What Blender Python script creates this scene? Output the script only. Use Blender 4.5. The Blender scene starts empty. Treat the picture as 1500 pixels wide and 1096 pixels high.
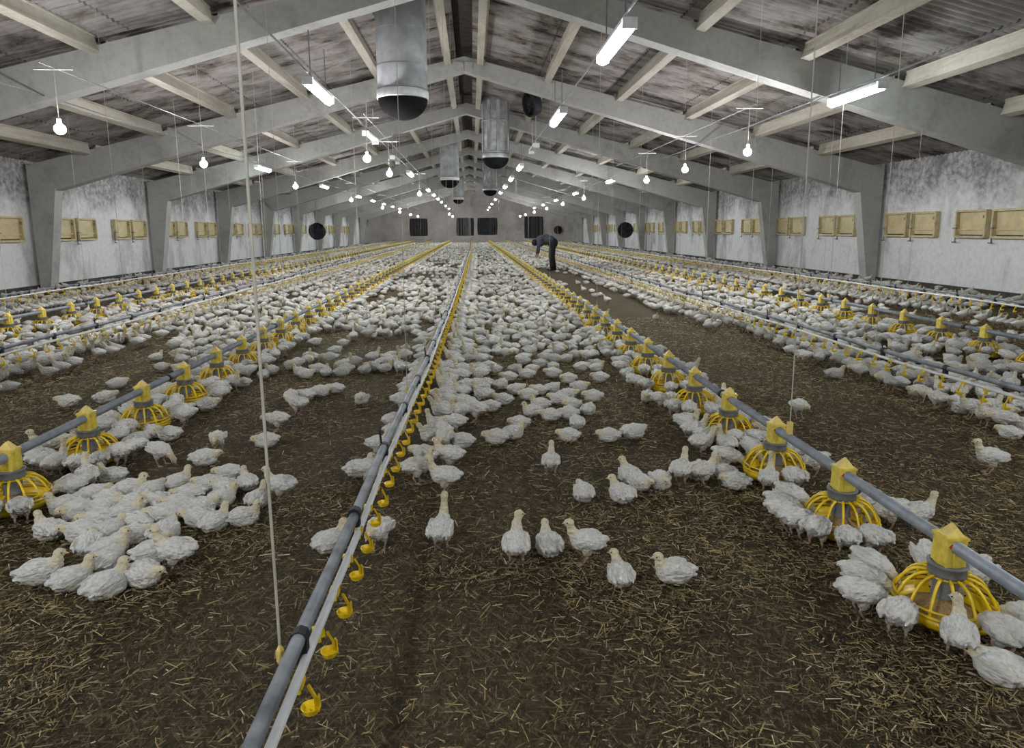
import bpy, bmesh, math, random
import numpy as np
from mathutils import Vector, Matrix, noise
random.seed(11); R = math.radians; PI = math.pi
SC = bpy.context.scene
COL = SC.collection
# ---------------------------------------------------------------- camera, world, exposure
F, CX, CY, H = 970.0, 750.0, 498.0, 1.53
VPX, VPY, ROLL = 693.4, 335.9, R(0.307)
yaw = math.atan((CX - VPX) / F); pitch = math.atan((CY - VPY) / F * math.cos(yaw))
fw = Vector((math.sin(yaw) * math.cos(pitch), math.cos(yaw) * math.cos(pitch), -math.sin(pitch)))
rt = Vector((math.cos(yaw), -math.sin(yaw), 0)); up = rt.cross(fw)
rt, up = rt * math.cos(ROLL) - up * math.sin(ROLL), rt * math.sin(ROLL) + up * math.cos(ROLL)
cd = bpy.data.cameras.new('camera'); cam = bpy.data.objects.new('camera', cd); COL.objects.link(cam)
cam.matrix_world = Matrix(((rt.x, up.x, -fw.x, 0), (rt.y, up.y, -fw.y, 0), (rt.z, up.z, -fw.z, H), (0, 0, 0, 1)))
cd.sensor_fit = 'HORIZONTAL'; cd.sensor_width = 36; cd.lens = F / 1500 * 36
cd.shift_y = -(548.0 - CY) / 1500.0; cd.clip_end = 300; cd.clip_start = 0.05
SC.camera = cam
def proj(x, y, z):
    d = Vector((x, y, z - H)); w = d.dot(fw)
    return (CX + F * d.dot(rt) / w, CY - F * d.dot(up) / w) if w > .05 else (-9999, -9999)
SC.view_settings.view_transform = 'Standard'; SC.view_settings.look = 'None'
SC.view_settings.gamma = 1; SC.view_settings.use_curve_mapping = False
SC.view_settings.exposure = 1.88
W = bpy.data.worlds.new('night'); SC.world = W; W.use_nodes = True
W.node_tree.nodes['Background'].inputs[0].default_value = (.02, .025, .03, 1)
W.node_tree.nodes['Background'].inputs[1].default_value = 0.3
TUBE_POWER = 19.0; BULB_POWER = 260.0

# ---------------------------------------------------------------- helpers
def finish(me, smooth=True, angle=None):
    me.polygons.foreach_set('use_smooth', [smooth] * len(me.polygons)); me.update()
class MB:
    def __init__(s): s.v = []; s.f = []; s.m = []
    def add(s, vs, fs, m=0):
        o = len(s.v); s.v += [tuple(v) for v in vs]; s.f += [tuple(i + o for i in f) for f in fs]; s.m += [m] * len(fs)
    def box(s, c, d, rot=None, m=0, taper=1.0):
        vs = []
        for z in (-1, 1):
            t = taper if z > 0 else 1
            for x, y in ((-1, -1), (1, -1), (1, 1), (-1, 1)):
                v = Vector((x * d[0] / 2 * t, y * d[1] / 2 * t, z * d[2] / 2))
                if rot is not None: v = rot @ v
                vs.append(v + Vector(c))
        s.add(vs, [(3, 2, 1, 0), (4, 5, 6, 7), (0, 1, 5, 4), (1, 2, 6, 5), (2, 3, 7, 6), (3, 0, 4, 7)], m)
    def tube(s, pts, r, n=8, m=0, cap=True):
        pts = [Vector(p) for p in pts]; rs = r if isinstance(r, (list, tuple)) else [r] * len(pts)
        o = len(s.v); u = None
        for i, p in enumerate(pts):
            t = (pts[min(i + 1, len(pts) - 1)] - pts[max(i - 1, 0)]).normalized()
            if u is None: u = t.orthogonal().normalized()
            u = (u - t * u.dot(t)).normalized(); w = t.cross(u)
            for k in range(n):
                a = 2 * PI * k / n; s.v.append(tuple(p + (u * math.cos(a) + w * math.sin(a)) * rs[i]))
        for i in range(len(pts) - 1):
            for k in range(n):
                a = o + i * n + k; b = o + i * n + (k + 1) % n
                s.f.append((a, b, b + n, a + n)); s.m.append(m)
        if cap:
            s.f.append(tuple(o + k for k in reversed(range(n)))); s.m.append(m)
            s.f.append(tuple(o + (len(pts) - 1) * n + k for k in range(n))); s.m.append(m)
    def lathe(s, prof, n=24, c=(0, 0, 0), m=0, close=False):
        o = len(s.v)
        for r, z in prof:
            for k in range(n):
                a = 2 * PI * k / n; s.v.append((c[0] + r * math.cos(a), c[1] + r * math.sin(a), c[2] + z))
        L = len(prof)
        for i in range(L if close else L - 1):
            j = (i + 1) % L
            for k in range(n):
                s.f.append((o + i * n + k, o + i * n + (k + 1) % n, o + j * n + (k + 1) % n, o + j * n + k)); s.m.append(m)
    def ball(s, c, r, sub=2, m=0):
        bm = bmesh.new(); bmesh.ops.create_icosphere(bm, subdivisions=sub, radius=1)
        rr = r if isinstance(r, (list, tuple)) else (r, r, r)
        s.add([(v.co.x * rr[0] + c[0], v.co.y * rr[1] + c[1], v.co.z * rr[2] + c[2]) for v in bm.verts],
              [tuple(v.index for v in f.verts) for f in bm.faces], m); bm.free()
    def extrude_y(s, poly, y0, y1, m=0):   # poly: (x, z) ccw
        n = len(poly); o = len(s.v)
        for y in (y0, y1): s.v += [(x, y, z) for x, z in poly]
        s.f.append(tuple(o + k for k in range(n))); s.f.append(tuple(o + n + k for k in reversed(range(n)))); s.m += [m, m]
        for k in range(n):
            j = (k + 1) % n; s.f.append((o + j, o + k, o + n + k, o + n + j)); s.m.append(m)
    def mesh(s, name, mats, smooth=False):
        me = bpy.data.meshes.new(name); me.from_pydata(s.v, [], s.f)
        for mt in (mats if isinstance(mats, (list, tuple)) else [mats]): me.materials.append(mt)
        if any(s.m): me.polygons.foreach_set('material_index', s.m)
        finish(me, smooth); return me
    def build(s, name, mats, parent=None, smooth=False, loc=None):
        o = bpy.data.objects.new(name, s.mesh(name, mats, smooth)); COL.objects.link(o)
        if parent is not None: o.parent = parent
        if loc is not None: o.location = loc
        if smooth == 'auto': pass
        return o
def tag(o, label=None, cat=None, group=None, kind=None):
    if label: o['label'] = label
    if cat: o['category'] = cat
    if group: o['group'] = group
    if kind: o['kind'] = kind
    return o
def empty(name, loc, rz=0, label=None, cat=None, group=None):
    o = bpy.data.objects.new(name, None); COL.objects.link(o); o.location = loc; o.rotation_euler.z = rz
    o.empty_display_size = .05
    return tag(o, label, cat, group)
def inst(name, me, parent=None, loc=(0, 0, 0), rz=0, sc=None):
    o = bpy.data.objects.new(name, me); COL.objects.link(o)
    if parent is not None: o.parent = parent
    o.location = loc; o.rotation_euler.z = rz
    if sc: o.scale = sc if isinstance(sc, tuple) else (sc, sc, sc)
    return o
def copy_tree(o, parent=None):
    c = o.copy(); COL.objects.link(c)
    if parent is not None: c.parent = parent
    for ch in list(o.children): copy_tree(ch, c)
    return c
ORD = ['nearest', 'second nearest', 'third nearest', 'fourth nearest', 'fifth nearest', 'sixth nearest', 'seventh nearest', 'eighth nearest', 'ninth nearest', 'tenth nearest', 'eleventh nearest', 'twelfth nearest', 'thirteenth nearest', 'fourteenth nearest']
def nth(n):
    w = ['first', 'second', 'third', 'fourth', 'fifth', 'sixth', 'seventh', 'eighth', 'ninth', 'tenth', 'eleventh', 'twelfth', 'thirteenth', 'fourteenth', 'fifteenth', 'sixteenth', 'seventeenth', 'eighteenth', 'nineteenth', 'twentieth']
    return w[n] if n < 20 else ('twenty-' + w[n - 20] if n < 29 else 'farther')
# ---------------------------------------------------------------- materials
def nt(name, rough=.7, metal=0, spec=.3):
    m = bpy.data.materials.new(name); m.use_nodes = True; t = m.node_tree
    b = t.nodes['Principled BSDF']; b.inputs['Roughness'].default_value = rough; b.inputs['Metallic'].default_value = metal
    b.inputs['Specular IOR Level'].default_value = spec
    return m, t, b
def node(t, kind, **kw):
    n = t.nodes.new(kind)
    for k, v in kw.items():
        if k in n.inputs: n.inputs[k].default_value = v
        else: setattr(n, k, v)
    return n
def coords(t, scale=(1, 1, 1), kind='Object'):
    if kind == 'World':
        g = t.nodes.new('ShaderNodeNewGeometry'); src = g.outputs['Position']
    else:
        c = t.nodes.new('ShaderNodeTexCoord'); src = c.outputs['Object']
    mp = t.nodes.new('ShaderNodeMapping'); mp.inputs['Scale'].default_value = scale
    t.links.new(src, mp.inputs['Vector']); return mp.outputs[0]
def ramp(t, fac, stops):
    r = t.nodes.new('ShaderNodeValToRGB'); t.links.new(fac, r.inputs[0]); e = r.color_ramp.elements
    while len(e) < len(stops): e.new(.5)
    for i, (p, c) in enumerate(stops):
        e[i].position = p; e[i].color = (*c, 1) if len(c) == 3 else c
    return r.outputs[0]
def noise_tex(t, vec, scale, detail=4, rough=.55, dist=0):
    n = node(t, 'ShaderNodeTexNoise', Scale=scale, Detail=detail, Roughness=rough, Distortion=dist)
    t.links.new(vec, n.inputs['Vector']); return n.outputs['Fac']
def mix(t, fac, a, b, mode='MIX'):
    n = t.nodes.new('ShaderNodeMix'); n.data_type = 'RGBA'; n.blend_type = mode
    for sock, v in ((n.inputs[0], fac), (n.inputs[6], a), (n.inputs[7], b)):
        if hasattr(v, 'default_value') or hasattr(v, 'links'): t.links.new(v, sock)
        else: sock.default_value = (*v, 1) if isinstance(v, tuple) and len(v) == 3 else v
    return n.outputs[2]
def bump(t, b, h, strength=.4, dist=.02):
    n = node(t, 'ShaderNodeBump', Strength=strength, Distance=dist); t.links.new(h, n.inputs['Height']); t.links.new(n.outputs[0], b.inputs['Normal'])
def plain(name, col, rough=.6, metal=0, var=.15, scale=8, bmp=0.0, world=True, spec=.3):
    m, t, b = nt(name, rough, metal, spec); v = coords(t, kind='World' if world else 'Object')
    f = noise_tex(t, v, scale); d = tuple(c * (1 - var) for c in col); l = tuple(min(1, c * (1 + var)) for c in col)
    t.links.new(ramp(t, f, [(.3, d), (.7, l)]), b.inputs['Base Color'])
    if bmp: bump(t, b, noise_tex(t, v, scale * 6), bmp, .01)
    return m
def whitewash(name, base, grime, lo, hi, streak=(1, 1, 1), s1=.9, extra=None, rough=.85):
    m, t, b = nt(name, rough, 0, .2); v = coords(t, streak, 'World'); v0 = coords(t, (1, 1, 1), 'World')
    f = noise_tex(t, v, s1, 8, .65, .3); g = noise_tex(t, v0, 9, 6, .7)
    c = ramp(t, f, [(lo, grime), (hi, base)])
    c = mix(t, .5, c, ramp(t, g, [(.25, tuple(x * .6 for x in base)), (.55, tuple(min(1, x * 1.15) for x in base))]), 'MULTIPLY')
    if extra: c = extra(t, c, v0)
    t.links.new(c, b.inputs['Base Color']); bump(t, b, g, .35, .02); return m
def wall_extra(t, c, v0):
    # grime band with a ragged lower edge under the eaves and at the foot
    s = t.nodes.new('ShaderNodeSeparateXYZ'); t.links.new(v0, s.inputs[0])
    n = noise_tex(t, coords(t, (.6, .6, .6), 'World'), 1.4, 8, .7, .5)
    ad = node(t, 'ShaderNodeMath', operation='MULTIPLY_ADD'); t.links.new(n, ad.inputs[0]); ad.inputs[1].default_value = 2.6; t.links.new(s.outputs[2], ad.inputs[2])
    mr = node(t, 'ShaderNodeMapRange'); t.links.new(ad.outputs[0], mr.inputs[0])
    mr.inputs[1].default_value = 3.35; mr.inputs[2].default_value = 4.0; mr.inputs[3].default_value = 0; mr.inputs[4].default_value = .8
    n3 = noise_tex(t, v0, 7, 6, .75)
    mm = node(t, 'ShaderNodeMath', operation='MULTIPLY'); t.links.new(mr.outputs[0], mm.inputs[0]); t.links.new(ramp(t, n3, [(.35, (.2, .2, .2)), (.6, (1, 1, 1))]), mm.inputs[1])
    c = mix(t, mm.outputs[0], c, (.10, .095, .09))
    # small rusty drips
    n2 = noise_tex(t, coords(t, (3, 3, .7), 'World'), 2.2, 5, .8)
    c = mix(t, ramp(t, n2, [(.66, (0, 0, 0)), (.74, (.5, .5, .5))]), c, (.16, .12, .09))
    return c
M = {}
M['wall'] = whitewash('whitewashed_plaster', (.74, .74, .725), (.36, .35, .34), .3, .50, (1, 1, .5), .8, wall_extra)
M['farwall'] = whitewash('far_plaster', (.70, .66, .62), (.42, .39, .36), .3, .6, (1, 1, 1), .5)
M['frame'] = whitewash('whitewashed_concrete', (.50, .50, .465), (.31, .31, .285), .25, .5, (1, 1, 1), .9)
M['purlin'] = whitewash('whitewashed_purlin', (.56, .53, .46), (.36, .33, .26), .28, .55, (4, .5, 4), 1.2)
def roof_mat():
    m, t, b = nt('roof_sheet', .85, 0, .15); v0 = coords(t, (1, 1, 1), 'World')
    f = noise_tex(t, coords(t, (.8, 1.5, .8), 'World'), 1.0, 8, .66, .3)
    c = ramp(t, f, [(.36, (.05, .042, .036)), (.44, (.17, .15, .13)), (.54, (.29, .27, .25)), (.7, (.37, .345, .32))])
    g = noise_tex(t, coords(t, (1, 3, 1), 'World'), 3.2, 7, .75)
    c = mix(t, .35, c, ramp(t, g, [(.3, (.35, .3, .27)), (.55, (1, 1, 1))]), 'MULTIPLY')
    # sheet laps: dark seams along the slope and across it
    s = t.nodes.new('ShaderNodeSeparateXYZ'); t.links.new(v0, s.inputs[0])
    nn = noise_tex(t, v0, 2.5, 4, .6)
    for ax, per, wd in ((1, 1.085, .022), (0, 1.9, .02)):
        mo = node(t, 'ShaderNodeMath', operation='PINGPONG'); t.links.new(s.outputs[ax], mo.inputs[0]); mo.inputs[1].default_value = per / 2
        lt = node(t, 'ShaderNodeMath', operation='LESS_THAN'); t.links.new(mo.outputs[0], lt.inputs[0]); lt.inputs[1].default_value = wd
        ml = node(t, 'ShaderNodeMath', operation='MULTIPLY'); t.links.new(lt.outputs[0], ml.inputs[0]); t.links.new(ramp(t, nn, [(.4, (.2, .2, .2)), (.6, (.9, .9, .9))]), ml.inputs[1])
        c = mix(t, ml.outputs[0], c, (.06, .05, .045))
    t.links.new(c, b.inputs['Base Color']); bump(t, b, g, .4, .03); return m
M['roof'] = roof_mat()
def litter_mat():
    m, t, b = nt('straw_litter', .9, 0, .15); v = coords(t, (1, 1, 1), 'World')
    n1 = noise_tex(t, v, .8, 5, .6, .3); n2 = noise_tex(t, v, 38, 6, .7, .6); n3 = noise_tex(t, coords(t, (1, .35, 1), 'World'), 70, 3, .6, 1.5)
    c = ramp(t, n1, [(.3, (.046, .037, .023)), (.65, (.088, .070, .041))])
    c = mix(t, .9, c, ramp(t, n2, [(.3, (.35, .33, .3)), (.7, (1.5, 1.4, 1.2))]), 'MULTIPLY')
    c = mix(t, ramp(t, n3, [(.56, (0, 0, 0)), (.64, (.65, .65, .65))]), c, (.20, .16, .085))
    for rz_, sc_ in ((.5, (90, 9, 1)), (-.7, (80, 8, 1)), (1.6, (95, 10, 1))):
        g = t.nodes.new('ShaderNodeNewGeometry'); mp = t.nodes.new('ShaderNodeMapping'); mp.inputs['Rotation'].default_value = (0, 0, rz_); t.links.new(g.outputs['Position'], mp.inputs['Vector'])
        m2 = t.nodes.new('ShaderNodeMapping'); m2.inputs['Scale'].default_value = sc_; t.links.new(mp.outputs[0], m2.inputs['Vector'])
        c = mix(t, ramp(t, noise_tex(t, m2.outputs[0], 1.0, 2, .5, .4), [(.60, (0, 0, 0)), (.68, (.7, .7, .7))]), c, (.19, .15, .08))
    t.links.new(c, b.inputs['Base Color'])
    bump(t, b, n2, .9, .03); return m
M['litter'] = litter_mat()
def straw_mat():
    m, t, b = nt('straw', .7, 0, .25); a = t.nodes.new('ShaderNodeAttribute'); a.attribute_name = 'col'
    t.links.new(a.outputs['Color'], b.inputs['Base Color']); return m
M['straw'] = straw_mat()
def feather_mat():
    m, t, b = nt('feathers', .85, 0, .12); a = t.nodes.new('ShaderNodeAttribute'); a.attribute_name = 'col'
    v = coords(t, (1, 2.0, 1.8), 'Object')
    vo = node(t, 'ShaderNodeTexVoronoi', Scale=42.0); t.links.new(v, vo.inputs['Vector'])
    n = noise_tex(t, coords(t, (1, 3, 3), 'Object'), 55, 5, .7, .8)
    c = mix(t, .55, a.outputs['Color'], ramp(t, n, [(.3, (.62, .59, .54)), (.55, (1.05, 1.05, 1.05))]), 'MULTIPLY')  # feather mottling, with the hollows of the bump darkened in the colour
    t.links.new(c, b.inputs['Base Color'])
    ad = node(t, 'ShaderNodeMath', operation='MULTIPLY_ADD'); t.links.new(n, ad.inputs[0]); ad.inputs[1].default_value = .8; t.links.new(vo.outputs['Distance'], ad.inputs[2])
    bump(t, b, ad.outputs[0], .8, .016)
    b.inputs['Sheen Weight'].default_value = .15; return m
M['feather'] = feather_mat()
M['galv'] = plain('galvanised_pipe', (.26, .285, .31), .5, .25, .25, 14)
M['dpipe'] = plain('dusty_pipe', (.20, .215, .23), .55, .2, .45, 9)
M['wpipe'] = plain('white_plastic', (.66, .67, .66), .45, 0, .15, 10)
M['yellow'] = plain('yellow_plastic', (.80, .56, .01), .35, 0, .12, 25, spec=.5)
M['yhop'] = plain('dusty_yellow_plastic', (.70, .55, .08), .4, 0, .2, 30, spec=.4)
M['ycap'] = plain('pale_yellow_plastic', (.72, .55, .16), .5, 0, .2, 30)
M['gcollar'] = plain('grey_plastic', (.16, .17, .18), .5, 0, .25, 20)
M['black'] = plain('black_rubber', (.018, .018, .02), .6, 0, .3, 20)
M['red'] = plain('red_mark', (.45, .05, .02), .5)
M['cord'] = plain('cord', (.42, .40, .34), .8)
M['steel'] = plain('duct_sheet', (.34, .35, .35), .7, .1, .3, 3)
M['film'] = plain('dusty_plastic_film', (.38, .38, .37), .3, 0, .35, 5, spec=.6)
M['inlet'] = plain('yellowed_wood', (.52, .44, .24), .6, 0, .2, 9)
M['inletp'] = plain('yellowed_panel', (.56, .47, .26), .55, 0, .15, 5)
M['feed'] = plain('feed', (.30, .21, .09), .9, 0, .4, 120)
M['curtain'] = plain('black_film', (.020, .020, .023), .6, 0, .3, 3, spec=.25)
M['bowl'] = plain('black_net', (.012, .012, .012), .95, 0, .2, 9, spec=.05)
M['foot'] = plain('wall_foot_dirt', (.06, .05, .04), .9, 0, .4, 6)
M['beak'] = plain('beak', (.62, .42, .25), .5, 0, .1, 60, world=False)
M['eye'] = plain('eye', (.015, .012, .01), .2, 0, 0, 5, world=False, spec=.6)
M['skin'] = plain('skin', (.35, .2, .14), .6, 0, .1, 30, world=False)
M['jacket'] = plain('grey_jacket', (.05, .058, .066), .8, 0, .4, 9)
M['trousers'] = plain('black_trousers', (.012, .012, .014), .8, 0, .3, 9)
M['hair'] = plain('black_hair', (.01, .01, .011), .7, 0, .2, 30)
def emit(name, col, s):
    m = bpy.data.materials.new(name); m.use_nodes = True; t = m.node_tree; t.nodes.clear()
    e = node(t, 'ShaderNodeEmission', Strength=s, Color=(*col, 1)); o = t.nodes.new('ShaderNodeOutputMaterial'); t.links.new(e.outputs[0], o.inputs[0]); return m
M['tube'] = emit('tube_glow', (.86, .96, 1.0), TUBE_POWER)
M['bulb'] = emit('bulb_glow', (.95, .94, 1.0), BULB_POWER)
# ---------------------------------------------------------------- the building
XW, Y0, Y1, BAY, YF = 11.75, -4.0, 77.5, 6.52, 18.7
RX = -.15                                     # ridge
def topz(x): return 6.05 - .2445 * abs(x - RX)            # upper face of the rafters
def botz(x): return 5.68 - .283 * abs(x - RX)
def struct(mb, name, mat, smooth=False): return tag(mb.build(name, mat, smooth=smooth), kind='structure')
mb = MB()
nx, ny = 60, 110
xs = [-XW - .1 + (2 * XW + .2) * i / nx for i in range(nx + 1)]; ys = [Y0 + (30 - Y0) * (j / ny) for j in range(ny + 1)] + [Y1 + .1]
vs = []
for y in ys:
    for x in xs: vs.append((x, y, .012 * noise.noise(Vector((x * .9, y * .9, 0))) + .008 * noise.noise(Vector((x * 3, y * 3, 3))) - .012))
mb.add(vs, [(j * (nx + 1) + i, j * (nx + 1) + i + 1, (j + 1) * (nx + 1) + i + 1, (j + 1) * (nx + 1) + i) for j in range(len(ys) - 1) for i in range(nx)])
struct(mb, 'floor', M['litter'], True)
for side, s in (('left', -1), ('right', 1)):
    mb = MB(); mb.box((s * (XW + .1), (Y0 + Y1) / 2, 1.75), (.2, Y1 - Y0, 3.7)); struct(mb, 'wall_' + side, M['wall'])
    mb = MB(); mb.box((s * (XW - .03), (Y0 + Y1) / 2, .05), (.06, Y1 - Y0, .12)); struct(mb, 'baseboard_' + side, M['foot'])
gable = [(-XW, -.1), (XW, -.1), (XW, topz(XW) + .3), (RX, topz(RX) + .3), (-XW, topz(-XW) + .3)]
mb = MB(); mb.extrude_y(gable, Y1, Y1 + .2); struct(mb, 'wall_far', M['farwall'])
mb = MB(); mb.extrude_y(gable, Y0 - .2, Y0); struct(mb, 'wall_back', M['farwall'])
for s in (-1, 1):                              # corrugated roof sheets, ridges running up the slope
    mb = MB(); pitch_ = .155; n = int((Y1 - Y0) / pitch_ * 6); vs = []; fs = []
    for j in range(n + 1):
        y = Y0 + (Y1 - Y0) * j / n; w = .022 * math.cos(2 * PI * y / pitch_)
        for dz in (0, .03):
            xa, xb = RX + s * .22, s * (XW + .4)
            vs += [(xa, y, topz(xa) + .19 + w + dz), (xb, y, topz(xb) + .19 + w + dz)]
    for j in range(n):
        a = j * 4; fs += [(a, a + 1, a + 5, a + 4), (a + 2, a + 6, a + 7, a + 3)]
    mb.add(vs, fs); struct(mb, 'ceiling', M['roof'], True)
mb = MB(); mb.extrude_y([(RX - .35, topz(RX) + .30), (RX + .35, topz(RX) + .30), (RX, topz(RX) + .52)], Y0, Y1); struct(mb, 'trim_1', M['foot'])  # ridge cap reuses the dark brown of the wall foot
# portal frames
frames = [YF + BAY * k for k in range(-1, 9)]
def frame_parts():
    parts = []
    for s, nm in ((-1, 'l'), (1, 'r')):
        th = .17
        m1 = MB(); xo = 11.62
        # column: thin at the foot, wide at the haunch
        pl = [(s * 11.62, -.02), (s * 11.62, 3.3), (s * 10.95, 2.62), (s * 11.36, -.02)]
        if s < 0: pl = pl[::-1]
        m1.extrude_y(pl[::-1], -th, th)
        m2 = MB()
        pl = [(RX, botz(RX)), (s * 10.95, botz(s * 10.95) - .02), (s * 10.95, 2.60), (s * 11.62, 3.1), (s * 11.62, topz(s * 11.62)), (RX, topz(RX))]
        if s < 0: pl = pl[::-1]
        m2.extrude_y(pl[::-1] if False else pl, -th, th)
        m3 = MB(); m3.box((s * 10.98, 0, 2.63), (.10, .42, .05))
        m3.box((RX + s * .12, 0, botz(RX) + .12), (.2, th * 2 + .06, .22))
        parts.append((m1, m2, m3))
    return parts
fp = frame_parts(); FM = []
for (m1, m2, m3) in fp: FM.append((m1.mesh('column', M['frame']), m2.mesh('rafter', M['frame']), m3.mesh('joint_plate', M['frame'])))
fl = ['nearest whitewashed concrete roof frame, crossing the top corners of the view',
      'second nearest whitewashed concrete roof frame, with the tapered column at right wall'] + \
     [ORD[i] + ' whitewashed concrete roof frame spanning wall to wall' for i in range(2, 10)]
for i, y in enumerate(frames):
    e = empty('roof_frame', (0, y, 0), 0, fl[i], 'roof frame', 'whitewashed portal frames along the barn')
    for c, r_, j in FM: inst('column', c, e); inst('rafter', r_, e); inst('joint_plate', j, e)
# purlins
bays = [(YF - 2 * BAY, YF - BAY - .17)] + [(frames[i] + .17, frames[i + 1] - .17) for i in range(9)] + [(frames[-1] + .17, Y1)]
PX = [.42, 2.2, 4.15, 6.05, 7.95, 9.85]
PN = ['at the ridge', 'second down from the ridge', 'third down from the ridge', 'fourth down from the ridge', 'fifth down from the ridge', 'lowest by the eave']
BN = ['in the bay nearest the camera', 'between the first and second roof frames'] + ['between the %s and %s roof frames' % (nth(i), nth(i + 1)) for i in range(1, 9)] + ['in the bay against the far wall']
sl = math.atan(.2445)
for bi, (ya, yb) in enumerate(bays):
    for s in (-1, 1):
        for k, px in enumerate(PX):
            x = RX + s * px; L = yb - ya; mb = MB(); rot = Matrix.Rotation(s * sl, 3, 'Y')
            for dx, dz, wx, wz in ((0, 0, .07, .27), (s * .035, .125, .17, .035), (s * .035, -.125, .17, .035)):
                c = rot @ Vector((dx, 0, dz)); mb.box((c.x, 0, c.z), (wx, L, wz), rot)
            o = mb.build('roof_purlin', M['purlin']); o.location = (x, (ya + yb) / 2, topz(x) + .025)
            tag(o, '%s roof purlin %s, %s' % ('left' if s < 0 else 'right', PN[k], BN[bi]), 'roof beam', 'whitewashed purlins under the roof')
# ---------------------------------------------------------------- air inlets on the side walls
def inlet_proto():
    root = empty('air_inlet', (0, 0, 0)); w, h = .93, .60
    f = MB()
    for z in (-h / 2, h / 2): f.box((.05, 0, z), (.13, w, .05))
    for y in (-w / 2, w / 2): f.box((.05, y, 0), (.128, .05, h))
    f.build('frame', M['inlet'], root)
    p = MB(); p.box((.008, 0, .012), (.03, w - .06, h - .085), Matrix.Rotation(R(3), 3, 'Y')); p.box((.045, 0, -.13), (.03, w - .06, .035)); p.build('flap', M['inletp'], root)
    g = MB(); g.box((-.012, 0, 0), (.012, w - .02, h - .02)); g.build('dark_opening', M['black'], root)
    k = MB(); k.box((.11, -w / 2 - .0, -.1), (.04, .12, .03)); k.box((.06, -w / 2 - .03, -.25), (.02, .025, .35)); k.box((.08, -w / 2 - .03, -.43), (.05, .09, .03))
    k.build('pull_bracket', M['gcollar'], root); q = MB(); q.box((.1, w / 2 - .05, .16), (.03, .05, .07)); q.build('latch', M['gcollar'], root); return root
ip = inlet_proto(); first = True
pairsR = [(14.55 - .1, 'nearest'), (17.35, 'second nearest'), (20.95, 'third nearest'), (24.2, 'fourth nearest')]
ycent = [14.5, 17.3, 20.9, 24.1, 27.4, 30.6, 33.9, 37.1, 40.4, 43.7, 46.9, 50.2, 53.5, 56.7, 60, 63.2, 66.5]
for s, side in ((-1, 'left'), (1, 'right')):
    for i, yc in enumerate(ycent):
        if s < 0: yc = [0, 17.1, 20.5, 23.7, 27.2, 30.3, 33.9, 37.1, 40.4, 43.7, 46.9, 50.2, 53.5, 56.7, 60, 63.2, 66.5][i]
        if yc == 0: continue
        for d in (-1, 1):
            o = ip if first else copy_tree(ip); first = False
            o.location = (s * (XW - .02), yc + d * .57, 1.60); o.rotation_euler.z = PI if s > 0 else 0
            idx = i - (1 if s < 0 else 0); pn = (ORD[idx] if idx < 14 else ['fifteenth nearest', 'sixteenth nearest', 'seventeenth nearest'][idx - 14])
            tag(o, 'yellowed air inlet on the %s wall, %s one of the %s pair' % (side, 'farther' if d > 0 else 'nearer', pn), 'air inlet', 'yellow air inlets on the side walls')
# ---------------------------------------------------------------- far wall: black film over openings, fans
for x, z, w, h, lab in ((-6.1, 1.82, 2.05, 2.0, 'black film curtain on the far wall, leftmost square'), (-.8, 1.85, 2.0, 2.05, 'black film curtain on the far wall, left of the middle two'),
                        (1.75, 1.9, 2.3, 1.95, 'black film curtain on the far wall, right of the middle two'), (7.1, 1.75, 2.2, 2.5, 'black film curtain hanging behind the bending person')):
    mb = MB(); n = 24; vs = []; fs = []
    for i in range(n + 1):
        for j in range(9):
            u = i / n; v = j / 8; xx = x + (u - .5) * w * (1 - .06 * (abs(v - .5) * 2) ** 4); zz = z + (v - .5) * h * (1 - .07 * (abs(u - .5) * 2) ** 6)
            yy = Y1 - .10 - .012 * math.sin(u * 21 + 3 * noise.noise(Vector((u * 3, v, x)))) - .05 * noise.noise(Vector((u * 6, v * 5, x)))
            vs.append((xx, yy, zz))
    for i in range(n):
        for j in range(8): a = i * 9 + j; fs.append((a, a + 9, a + 10, a + 1))
    mb.add(vs, fs); mb.box((x, Y1 - .04, z), (w * .97, .06, h * .97)); tag(mb.build('film_curtain', M['curtain'], smooth=True), lab, 'curtain', 'black film curtains on the far wall')
def fan(loc, r, dirv, lab, hang=None):
    e = empty('circulation_fan', loc, 0, lab, 'fan', 'black circulation fans')
    q = Vector(dirv).to_track_quat('Z', 'Y').to_matrix()
    def T(mb): mb.v = [tuple(q @ Vector(v)) for v in mb.v]; return mb
    m = MB(); m.lathe([(r * .93, -.12), (r, -.1), (r, .1), (r * .95, .13), (r * .9, .1), (r * .88, -.1)], 28, close=True); T(m).build('housing', M['black'], e, True)
    m = MB()
    for k in range(5):
        a = 2 * PI * k / 5; rot = Matrix.Rotation(a, 3, 'Z') @ Matrix.Rotation(R(28), 3, 'X'); m.box(rot @ Vector((r * .48, 0, 0)), (r * .75, r * .36, .012), rot)
    T(m).build('fan_blades', M['black'], e)
    m = MB(); m.lathe([(.0, -.09), (r * .9, -.09), (r * .9, -.1), (0, -.1)], 24); T(m).build('back_cover', M['black'], e)
    m = MB(); m.ball((0, 0, -.05), (r * .2, r * .2, .14)); T(m).build('motor', M['black'], e, True)
    m = MB()
    for rr in (.3, .55, .8): m.lathe([(r * rr, .11), (r * rr + .008, .118), (r * rr, .126)], 20, close=True)
    for k in range(8): a = PI * k / 8; m.tube([(r * math.cos(a), r * math.sin(a), .118), (-r * math.cos(a), -r * math.sin(a), .118)], .005, 4)
    T(m).build('guard', M['black'], e)
    m = MB()
    if hang == 'wall': m.box((0, .16, 0), (.12, .25, .12))
    else: m.tube([(0, 0, r * .97), (0, 0, topz(loc[0]) - loc[2] + .17)], .014, 6)
    m.build('hanger', M['gcollar'], e)
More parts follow.
